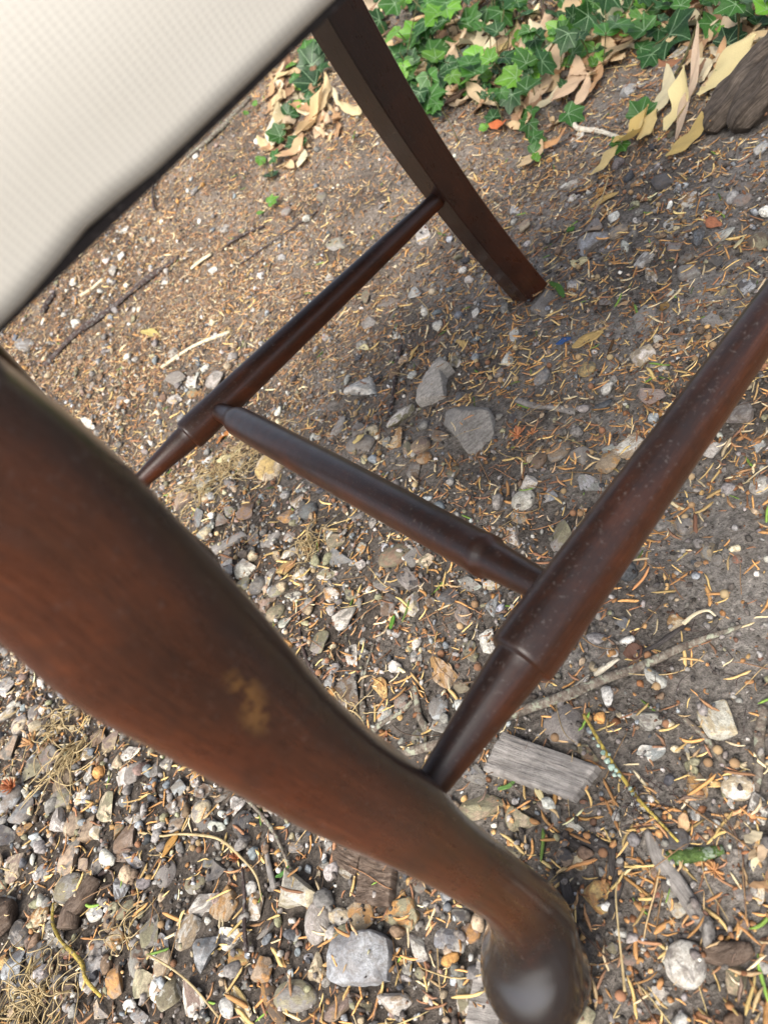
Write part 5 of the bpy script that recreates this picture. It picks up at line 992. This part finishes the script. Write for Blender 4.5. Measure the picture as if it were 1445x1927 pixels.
def stems(parent, paths, r=.0011):
    Vs, Fs, UV, off = [], [], [], 0
    for path in paths:
        pts = [np.array(p)-np.array(parent.location) for p in path]; V, F, uv = tube(pts, [r]*len(pts), 5, 4, .1, 1); Vs.append(np.array(V)); Fs += [[i_+off for i_ in f_] for f_ in F]; UV += uv; off += len(V)
    obj('stem', make_mesh('stem', np.concatenate(Vs), Fs, STEM, uv=UV), parent, kind='stuff')
BEDS = [([(520, -160), (690, -160), (745, 60), (750, 130), (792, 205), (735, 190), (660, 100), (520, 60)], 60, 'dense ivy trailing behind the upper rear leg'),
        ([(690, -160), (900, -160), (905, 60), (900, 190), (850, 200), (792, 205), (750, 130), (745, 60)], 105, 'thick dark green ivy just beyond the rear leg'),
        ([(900, -160), (1060, -160), (1075, 60), (1035, 110), (1005, 165), (960, 180), (905, 185)], 95, 'dark green ivy with broad veined leaves at the top of the bank'),
        ([(1060, -160), (1300, -160), (1260, 35), (1205, 60), (1190, 30), (1120, 75), (1075, 100)], 80, 'ivy hanging over the pale bracts near the old root'),
        ([(1300, -160), (1560, -160), (1540, 0), (1400, 20), (1340, 40), (1300, 60), (1270, 30)], 50, 'sparse ivy at the outer end of the bed beyond the old root')]
for poly, n, lab in BEDS:
    cx_ = sum(p[0] for p in poly)/len(poly); cy_ = sum(p[1] for p in poly)/len(poly)
    pl = obj('ivy_plant', None, label=lab, cat='ivy', group='ivy spreading along the bank'); pl.location = Vector(at(cx_, max(cy_, 10))); bpy.context.view_layer.update()
    x0, x1 = min(p[0] for p in poly), max(p[0] for p in poly); y0, y1 = min(p[1] for p in poly), max(p[1] for p in poly); k = 0; tips = []
    while k < n:
        u, v = random.uniform(x0, x1), y0+(y1-y0)*random.random()**.75
        if not inpoly(u, v, poly): continue
        lift = random.choice([.010, .02, .03, .042, .055]); low = v < 20
        p = ivy_leaf(pl, u, v, random.uniform(30, 54) if random.random() < .75 else random.uniform(16, 30), lift, tilt=.35); tips.append(p); k += 1
    paths = []
    for q in range(12):
        a, b = random.choice(tips), random.choice(tips); m = (a+b)/2+np.array([random.gauss(0, .02), random.gauss(0, .02), -.01])
        if np.linalg.norm(a-b) < .3: paths.append([a-[0, 0, .004], m, b-[0, 0, .004]])
    for t in tips[::2]: g_ = np.array([t[0]+random.gauss(0, .015), t[1]+random.gauss(0, .015), 0]); g_[2] = H(g_[0], g_[1]); paths.append([t, (t+g_)/2+[0.003, 0, .003], g_])
    stems(pl, paths, .0009)
SH = [([(586, 123, 50, 'd'), (593, 156, 50, 'd'), (575, 186, 34, 'd'), (588, 200, 28, 'm'), (553, 120, 22, 'b'), (551, 146, 20, 'm'), (570, 124, 22, 'd'), (558, 161, 20, 'b'), (562, 196, 20, 'b'), (600, 130, 30, 'd'), (578, 100, 40, 'm')], 'ivy shoot hanging below the top of the rear leg'),
      ([(541, 213, 34, 'd'), (528, 256, 36, 'm'), (560, 264, 38, 'd'), (535, 205, 18, 'd')], 'small ivy shoot with pointed leaves over the papery bracts'),
      ([(513, 296, 28, 'm'), (510, 329, 30, 'd'), (491, 298, 20, 'b'), (508, 380, 24, 'b'), (491, 401, 14, 'b'), (482, 193, 12, 'b'), (463, 213, 11, 'b')], 'scattered little ivy leaves at the lowest end of the trail'),
      ([(825, 136, 38, 'm'), (800, 173, 36, 'm'), (832, 163, 26, 'b'), (769, 126, 34, 'm'), (775, 118, 26, 'd'), (879, 133, 42, 'm'), (897, 106, 38, 'b'), (918, 146, 26, 'b'), (908, 166, 30, 'd')], 'mid green ivy sprigs reaching down over the bracts'),
      ([(928, 222, 28, 'd'), (912, 234, 20, 'b'), (905, 240, 16, 'b')], 'two-leaved ivy seedling with a pale green stem'),
      ([(965, 130, 38, 'm'), (972, 155, 38, 'm'), (985, 170, 34, 'm'), (958, 172, 26, 'm'), (998, 205, 38, 'm'), (995, 231, 34, 'm'), (1003, 258, 34, 'm'), (1003, 285, 30, 'm'), (1007, 298, 16, 'b')], 'bright ivy runner dropping down in a chain of leaves'),
      ([(1068, 212, 44, 'm'), (1061, 160, 20, 'd')], 'single pointed ivy leaf above the bent white root'),
      ([(1118, 88, 34, 'b'), (1125, 110, 26, 'b'), (1140, 97, 28, 'd'), (1117, 120, 22, 'b'), (1059, 117, 18, 'b'), (1077, 100, 44, 'm'), (1075, 72, 40, 'm')], 'pale young ivy sprig beside the broad cream bract'),
      ([(1205, 216, 46, 'm'), (1168, 267, 32, 'm')], 'pair of ivy leaves over the yellow bract'),
      ([(1258, 62, 72, 'd'), (1205, 92, 34, 'd'), (1225, 100, 44, 'd'), (1240, 52, 40, 'd')], 'large dark ivy leaf with white veins beside the vine stem'),
      ([(1368, 80, 46, 'd'), (1357, 58, 18, 'b'), (1345, 45, 44, 'm'), (1425, 45, 30, 'd'), (1412, 30, 26, 'd'), (1362, 128, 26, 'd')], 'ivy leaves lying over the tan bracts beside the old root'),
      ([(1168, 33, 34, 'b'), (1173, 68, 16, 'b'), (1210, 15, 30, 'b'), (1212, 45, 18, 'b')], 'lime-green young ivy leaves at the head of the bank')]
for leaves, lab in SH:
    pl = obj('ivy_shoot', None, label=lab, cat='ivy', group='stray ivy shoots'); pl.location = Vector(at(leaves[0][0], leaves[0][1])); bpy.context.view_layer.update(); tips = []
    for (u, v, s_, c) in leaves: tips.append(ivy_leaf(pl, u, v, s_*1.12, .010+random.uniform(0, .006), c, tilt=.25))
    paths = [[a-[0, 0, .002], (a+b)/2-[0, 0, .004], b-[0, 0, .002]] for a, b in zip(tips[:-1], tips[1:]) if np.linalg.norm(a-b) < .12]
    g_ = tips[0]+np.array([.02, .03, 0]); g_[2] = H(g_[0], g_[1])+.004; paths.append([tips[0]-[0, 0, .002], (tips[0]+g_)/2, g_]); stems(pl, paths, .0008)
stick('vine_stem', [(1330, 10), (1322, 36), (1304, 96), (1285, 135), (1264, 173), (1248, 205), (1234, 229), (1212, 270)], 4.5, STEM, 'long olive ivy stem running down past the pale bracts', 'stem', lift=.008, rough=.05)
stick('twig', [(1090, 215), (1105, 178), (1120, 150)], 4, STEM, 'thin olive twig rising from the bent white root', 'twig', lift=.01)
# ------------------------------------------------------------ papery bracts and dead leaves under the ivy
def bract_shape(seed, wide=.24, curl=1.0):
    r = np.random.default_rng(seed); n, m = 16, 6; V = []; k1 = r.uniform(-.5, .5); k2 = r.uniform(.05, .45)*curl; tw = r.uniform(-1.2, 1.2)*curl; cup = r.uniform(-.5, .9)*curl
    for i in range(n+1):
        t = i/n; a = t-.5; w = wide*min(1, (3.2*t+.16))*min(1, 3.4*(1-t)+.14)*(1+.10*math.sin(9*t+seed)); an = tw*a; ph = .04*math.sin(8*t+seed)
        for j in range(m+1):
            s_ = j/m-.5; zz = cup*w*(s_*s_*2.2)+.02*math.sin(14*t+6*s_+seed); yy = s_*w; V.append((a, k1*(a*a-.08)+yy*math.cos(an)-zz*math.sin(an), k2*a*a*1.5+ph+yy*math.sin(an)+zz*math.cos(an)))
    V = np.array(V); V[:, 2] -= V[:, 2].min(); F = [[i*(m+1)+j, (i+1)*(m+1)+j, (i+1)*(m+1)+j+1, i*(m+1)+j+1] for i in range(n) for j in range(m)]
    return make_mesh('dry_bract', V, F, BRACT)
BRS = [bract_shape(i, .20+.05*(i % 3)) for i in range(8)]+[bract_shape(30+i, .46, 1.4) for i in range(5)]
def bract(u, v, L, Wd, ang, colr, lab, lift=.003, group=None, shp=None, rise=0):
    p = at(u, v); sc = np.linalg.norm(p-CAM)/F_PX; a = math.radians(ang); q = at(u+math.cos(a)*L/2, v+math.sin(a)*L/2); yaw = math.atan2(q[1]-p[1], q[0]-p[0])
    la = min(np.linalg.norm(q-p)*2, L*sc*1.5); me = shp or random.choice(BRS[8:] if Wd/L > .4 else BRS[:8]); wf = {True: .46, False: .24}[me in BRS[8:]]
    wy = min(Wd*sc*1.15/(wf*la), 1.6)
    o = obj('dry_bract', me, mtx=to_mtx(frame(p[0], p[1], yaw, .2), (p[0], p[1], float(H(p[0], p[1])+min(.006, topz(p[0], p[1])))+lift), (la, la*wy, la*.75)), label=lab, cat='bract', group=group)
    o.color = (*jit(colr, .10), 1); dome(p[0], p[1], la*.3, la*.1, yaw, .004); return o
CR, CRY, TAN, PNK, RST = (.70, .60, .40), (.68, .58, .30), (.60, .44, .25), (.60, .44, .29), (.48, .29, .15)
for a in [(1290, 210, 96, 27, -54, CRY, 'largest pale yellow bract lying below the old root'), (1372, 150, 130, 26, -38, CRY, 'long cream bract leaning against the old root'), (1306, 188, 134, 13, -68, (.60, .44, .33), 'slim pinkish bract crossing under the pale yellow ones'),
          (1300, 275, 88, 17, -42, (.52, .36, .14), 'ochre bract just below the lobes of the old root'), (1202, 262, 88, 24, -52, (.62, .45, .16), 'golden bract under the pair of ivy leaves'), (1222, 258, 60, 15, -62, (.60, .46, .2), 'narrow golden bract beside the wider golden one'),
          (1144, 318, 66, 15, -38, (.66, .52, .24), 'pale golden bract tip at the edge of the bare soil'), (1153, 66, 78, 42, -70, (.68, .64, .38), 'broad cream bract beneath the lime-green ivy leaves'), (1208, 66, 46, 24, 50, TAN, 'rounded tan bract beside the broad cream bract'),
          (1388, 42, 94, 30, 32, (.66, .52, .34), 'big torn cream leaf over the ivy by the old root'), (1422, 96, 90, 32, -40, TAN, 'wide tan bract lying above the old root'), (1036, 152, 104, 25, -60, PNK, 'long pinkish-tan bract under the bright ivy runner'),
          (1078, 172, 90, 22, -66, PNK, 'rose-tan bract behind the single pointed ivy leaf'), (1148, 124, 96, 24, -38, TAN, 'tan bract below the pale young ivy sprig'), (1126, 165, 62, 20, -62, RST, 'rusty pink bract on the bare slope'),
          (1100, 192, 70, 15, -62, PNK, 'narrow pink-tan bract touching the white root'), (935, 112, 86, 20, -32, (.62, .45, .2), 'ochre rolled bract among the mid green ivy sprigs'), (866, 88, 46, 26, 80, (.6, .42, .28), 'crumpled pinkish leaf standing in the ivy'),
          (707, 14, 34, 22, 70, (.55, .42, .3), 'pale papery leaf beside the top of the rear leg'), (918, 198, 60, 17, 42, (.62, .48, .3), 'cream bract pointing down from the ivy edge'), (982, 246, 44, 13, 8, TAN, 'tan bract tip beside the bright ivy runner'),
          (944, 246, 30, 15, 10, (.62, .17, .06), 'vivid orange-red leaf scrap beside the ivy seedling'), (1256, 192, 66, 14, -58, (.62, .54, .34), 'thin cream bract beside the ivy stem'), (1265, 140, 40, 16, -10, (.30, .14, .07), 'small dark rust leaf on the bare slope'),
          (1048, 278, 60, 20, -28, (.56, .3, .13), 'orange-brown crumpled leaf on the slope below the root'), (1008, 305, 60, 22, -40, TAN, 'light brown leaf at the foot of the ivy runner'), (1085, 30, 60, 22, 60, TAN, 'tan leaf half hidden in the ivy top'),
          (523, 262, 56, 17, 92, (.66, .58, .42), 'upright cream bract on the small bract heap'), (538, 240, 74, 13, 55, (.64, .52, .3), 'curved cream strip on the small bract heap'), (528, 157, 50, 10, -30, (.64, .5, .26), 'hooked cream strip above the small bract heap'),
          (556, 292, 60, 17, -40, (.56, .36, .2), 'tan bract at the bottom of the small bract heap'), (598, 232, 90, 14, -62, (.62, .46, .24), 'long straw-tan bract beside the rear leg'), (618, 196, 70, 12, -70, TAN, 'thin tan bract half behind the rear leg'), (667, 217, 40, 13, 20, (.62, .52, .28), 'cream winged bract lying alone beside the rear leg')]:
    a = list(a); a[2] *= 1.12; a[3] *= 1.12; bract(*a, lift=.009)
def litter(poly, n, group, kinds, lo=24, hi=66):
    x0, x1 = min(p[0] for p in poly), max(p[0] for p in poly); y0, y1 = min(p[1] for p in poly), max(p[1] for p in poly); k = 0
    while k < n:
        u, v = random.uniform(x0, x1), random.uniform(y0, y1)
        if not inpoly(u, v, poly): continue
        nm, c, lab = random.choice(kinds); L = random.uniform(lo, hi); o = bract(u, v, L, L*random.uniform(.22, .42), random.choice([random.gauss(-50, 28), random.uniform(0, 180)]), c, lab+' '+group[1], .001+.006*random.random(), nm+' '+group[0]); k += 1; NAMED.append((o, u, v, lab))
KD = [('dark brown', (.24, .14, .08), 'dark brown half-rotted bract'), ('brown', (.36, .22, .12), 'brown curled bract'), ('cream', CR, 'cream papery bract'), ('tan', TAN, 'tan papery bract'), ('tan', TAN, 'tan papery bract'), ('pink-tan', PNK, 'pinkish-tan papery bract'), ('cream', CR, 'cream papery bract'), ('rusty', RST, 'rusty-brown curled leaf')]
litter([(700, 100), (745, 210), (800, 235), (900, 215), (960, 225), (1050, 255), (1120, 160), (1060, 60), (900, 60)], 110, ('bracts along the ivy edge', 'lying along the edge of the ivy'), KD)
litter([(1060, 60), (1110, 175), (1170, 95), (1260, 110), (1330, 90), (1400, 30), (1330, 0), (1200, 20)], 85, ('bracts near the vine stem', 'in the drift beside the vine stem'), KD)
litter([(1300, 60), (1290, 130), (1345, 180), (1400, 130), (1460, 60), (1500, -20), (1400, -40)], 60, ('bracts by the old root', 'piled beside the old root'), KD)
litter([(500, 150), (505, 310), (560, 320), (640, 250), (640, 190), (590, 100), (540, 120)], 75, ('bracts in the small heap', 'in the small heap beyond the rear leg'), KD, 16, 44)
litter([(1400, 1580), (1380, 1680), (1445, 1740), (1500, 1650), (1480, 1560)], 7, ('bracts among the stones', 'among the needles at the edge of the gravel'), KD, 26, 50)
N = 900; us, vs = [], []
while len(us) < N:
    u, v = random.uniform(500, 1560), random.uniform(-160, 240)
    if any(inpoly(u, v, b[0]) for b in BEDS): us.append(u); vs.append(v)
P_ = np.array([at(u, v) for u, v in zip(us, vs)]); c = tones(N, [TAN, RST, (.09, .055, .035), (.2, .12, .07)], [1, 1, 5, 3]); s_ = needle_shape(44, 5, .35, 1.5); R = rand_rot(N, .5, y=P_[:, 1]); L = rng.uniform(.012, .04, N)
a, b, cc = batch(s_[0], s_[1], R*L[:, None, None], P_+[0, 0, .004], c); obj('leaf_mould', make_mesh('leaf_mould', a, b, LITTER, col=cc), kind='stuff', label='brown leaf mould under the ivy')
# ------------------------------------------------------------ what each stone is called: by its look and the things round it
MARKS = [(1010, 1840, 'pad foot', 130), (1025, 1455, 'wood block', 110), (886, 807, 'big slate-grey rock', 90), (816, 724, 'tall grey rock', 60), (998, 550, 'rear leg foot', 90), (160, 1706, 'thick bark chunk', 70), (683, 1809, 'large blue-grey stone', 90),
         (1291, 1817, 'mottled white stone', 80), (1310, 1610, 'mossy stick', 80), (1275, 1660, 'driftwood stick', 80), (1150, 1283, 'fallen branch', 100), (1390, 210, 'old root', 100), (70, 1890, 'straw mat', 90), (440, 868, 'straw tangle', 90),
         (1190, 1490, 'lichen twig', 80), (1247, 346, 'charcoal flint', 80), (215, 582, 'long dark stick', 100), (370, 660, 'pale stalk', 80), (120, 1420, 'drooping straw wisp', 80), (568, 1676, 'pointed white flint', 90), (837, 1274, 'orange-and-grey flint', 90),
         (649, 1164, 'white-crested flint', 80), (582, 965, 'round dark pebble', 80), (433, 1024, 'narrow wood chip', 70), (1005, 900, 'middle of the near stretcher', 100), (700, 900, 'cross stretcher', 130), (600, 560, 'far side stretcher', 120), (1030, 770, 'weathered grey stick', 80),
         (1214, 599, 'flat slate', 70), (1354, 1362, 'big white chalky flint', 80), (1125, 1687, 'ochre flint', 70), (312, 1646, 'soil-set slate', 70), (558, 1879, 'rounded olive-grey cobble', 80), (742, 730, 'purplish twig', 70), (1289, 992, 'smooth mottled pebble', 70), (261, 1450, 'grey-on-white flints', 60), (465, 1720, 'red-brown twig', 60), (1102, 1680, 'bark slivers', 60), (1050, 560, 'crumpled green leaf', 60)]
OWN = {(683, 1809): 'largest stone, blue-grey and frosted, left of the pad foot', (886, 807): 'biggest slate-grey rock with split grain beyond the cross stretcher', (816, 724): 'tall wedge of grey rock standing behind the slate-grey rock', (568, 1676): 'pointed white and cream flint with a hollowed side', (558, 1879): 'smooth rounded olive-grey cobble at the lower edge of the gravel',
       (1291, 1817): 'big white stone mottled with grey, beyond the pad foot', (837, 1274): 'flint half orange-tan and half grey by the near stretcher', (1247, 346): 'charcoal-black flint on the open soil', (1125, 1687): 'ochre wedge-shaped flint between the bark slivers', (649, 1164): 'white flint with a jagged crest between the stretchers',
       (582, 965): 'perfectly round dark grey pebble below the cross stretcher', (1354, 1362): 'big chalky white flint near the photograph border', (1289, 992): 'smooth mottled grey and tan pebble past the near stretcher', (312, 1646): 'slate-grey slab set in black soil', (1214, 599): 'broad flat slate lying flush with the soil', (600, 1740): 'speckled grey-and-white oval pebble under the pointed white flint',
       (1024, 569): 'grey slate wedged under the rear leg foot', (511, 883): 'cream and yellow rounded flint in the straw tangle', (442, 1763): 'black flint with white rind next to the red-brown twig', (686, 737): 'pale blue-grey holed flint near the purplish twig'}
SHAPE = dict(r='rounded pebble', a='angular flint', f='flat stone', s='layered slate')
used = set(); placed = [(s_[1], s_[2]) for s_ in STONES]
for k_, (o, u, v, L, Wd, col, kind, lab) in enumerate(STONES):
    size = 'tiny' if L < 19 else 'small' if L < 30 else 'medium-sized' if L < 48 else 'large'
    if Wd/L < .5 and kind != 's': size += ' elongated'
    cn = CN[col[0]]; c2 = CN[col[1]] if len(col) > 1 and col[1] != col[0] else None
    ms = sorted(MARKS, key=lambda m: math.hypot(u-m[0], v-m[1])); ms = [m for m in ms if (m[0], m[1]) != (u, v)]
    def rel(m, u=u, v=v):
        dx, dy = u-m[0], v-m[1]; d = math.hypot(dx, dy); near_ = d < m[3]
        w = ('above' if dy < 0 else 'below') if abs(dy) > abs(dx) else 'beside'
        return ('close ' if near_ else '')+w+' the '+m[2]
    nb = min((p for i, p in enumerate(placed) if i != k_), key=lambda p: math.hypot(p[0]-u, p[1]-v)); nbs = next(s_ for s_ in STONES if (s_[1], s_[2]) == nb)
    nbt = 'touching a '+CN[nbs[5][0]]+' one' if math.hypot(nb[0]-u, nb[1]-v) < (L+nbs[3])*.62 else 'next to a '+CN[nbs[5][0]]+' one'
    tries = [f'{size} {cn} {SHAPE[kind]} {rel(ms[0])}']
    if c2: tries += [f'{size} {cn} and {c2} {SHAPE[kind]} {rel(ms[0])}']
    tries += [f'{tries[-1]}, {nbt}', f'{size} {cn} {SHAPE[kind]} between the {ms[0][2]} and the {ms[1][2]}', f'{size} {cn} {SHAPE[kind]} between the {ms[0][2]} and the {ms[2][2]}', f'{size} {cn} {SHAPE[kind]} {rel(ms[0])}, towards the {ms[3][2]}', f'{size} {cn} {SHAPE[kind]} {rel(ms[1])}, towards the {ms[0][2]}', f'{size} {cn} {SHAPE[kind]} {rel(ms[2])}, {nbt}', f'{size} {cn} {SHAPE[kind]} {rel(ms[1])}, away from the {ms[4][2]}']
    if (int(u), int(v)) in OWN: tries = [OWN[(int(u), int(v))]]
    ok = [t for t in tries if t not in used and len(t.replace(',', '').split()) <= 16]
    o['label'] = ok[0] if ok else tries[0]; used.add(o['label'])
    if not ok: print('label repeats', tries[0])
    o['group'] = 'stones and pebbles on the ground'
MARKS += [(905, 130, 'middle of the ivy', 60), (985, 190, 'bright ivy runner', 50), (1068, 214, 'single pointed ivy leaf', 45), (1115, 250, 'bent white root', 50), (1205, 216, 'pair of ivy leaves', 50), (1258, 62, 'large dark ivy leaf', 50), (1290, 210, 'largest pale bract', 55), (1153, 66, 'broad cream bract', 50), (1388, 42, 'big torn cream leaf', 50),
          (593, 156, 'hanging ivy shoot', 50), (528, 250, 'small ivy shoot', 50), (1320, 40, 'top of the vine stem', 50), (1304, 1420, 'small round pebbles by the lichen twig', 50), (1384, 1055, 'brick-red pebble', 60), (1060, 1012, 'olive stone behind the near stretcher', 60), (1138, 876, 'tan elongated flint', 50), (700, 650, 'cream leaf scrap', 50), (1110, 642, 'yellow-orange leaf', 50),
          (1392, 783, 'slate-grey stone past the near stretcher', 60), (1430, 1200, 'tip of the fallen branch', 80), (1174, 1760, 'grass seed head', 90), (1400, 1600, 'stick-strewn corner past the mossy stick', 90), (975, 822, 'star-shaped bud scales', 40), (1340, 640, 'dry fingered leaf', 60), (1160, 410, 'small white chalk stone', 60), (640, 460, 'olive slate', 60)]
for o, u, v, what in NAMED:
    ms = sorted(MARKS, key=lambda m: math.hypot(u-m[0], v-m[1]))
    def rel2(m):
        dx, dy = u-m[0], v-m[1]; w = ('above' if dy < 0 else 'below') if abs(dy) > abs(dx) else 'beside'
        return ('just ' if math.hypot(dx, dy) < m[3]*.6 else '')+w+' the '+m[2]
    st = sorted(STONES, key=lambda s_: math.hypot(s_[1]-u, s_[2]-v))
    def nbr(s_):
        d = math.hypot(s_[1]-u, s_[2]-v); return ('touching' if d < s_[3]*.75 else 'near')+' a '+('tiny ' if s_[3] < 19 else 'small ' if s_[3] < 30 else '' if s_[3] < 48 else 'large ')+CN[s_[5][0]]+' '+dict(r='pebble', a='flint', f='flat stone', s='slate')[s_[6]]
    tries = [f'{what} {nbr(st[0])} {rel2(ms[0])}', f'{what} {rel2(ms[0])}, towards the {ms[1][2]}', f'{what} {rel2(ms[0])}, towards the {ms[2][2]}', f'{what} {nbr(st[1])} {rel2(ms[0])}', f'{what} {nbr(st[0])} {rel2(ms[1])}', f'{what} {rel2(ms[0])}, towards the {ms[3][2]}', f'{what} {nbr(st[1])} {rel2(ms[1])}', f'{what} {nbr(st[2])} {rel2(ms[0])}', f'{what} {rel2(ms[1])}, towards the {ms[3][2]}', f'{what} {rel2(ms[0])}, away from the {ms[4][2]}', f'{what} {nbr(st[2])} {rel2(ms[1])}', f'{what} {nbr(st[3])} {rel2(ms[0])}']
    ok = [t for t in tries if t not in used and len(t.replace(',', '').split()) <= 16]
    if ok: o['label'] = ok[0]; used.add(ok[0])
bpy.context.view_layer.update()
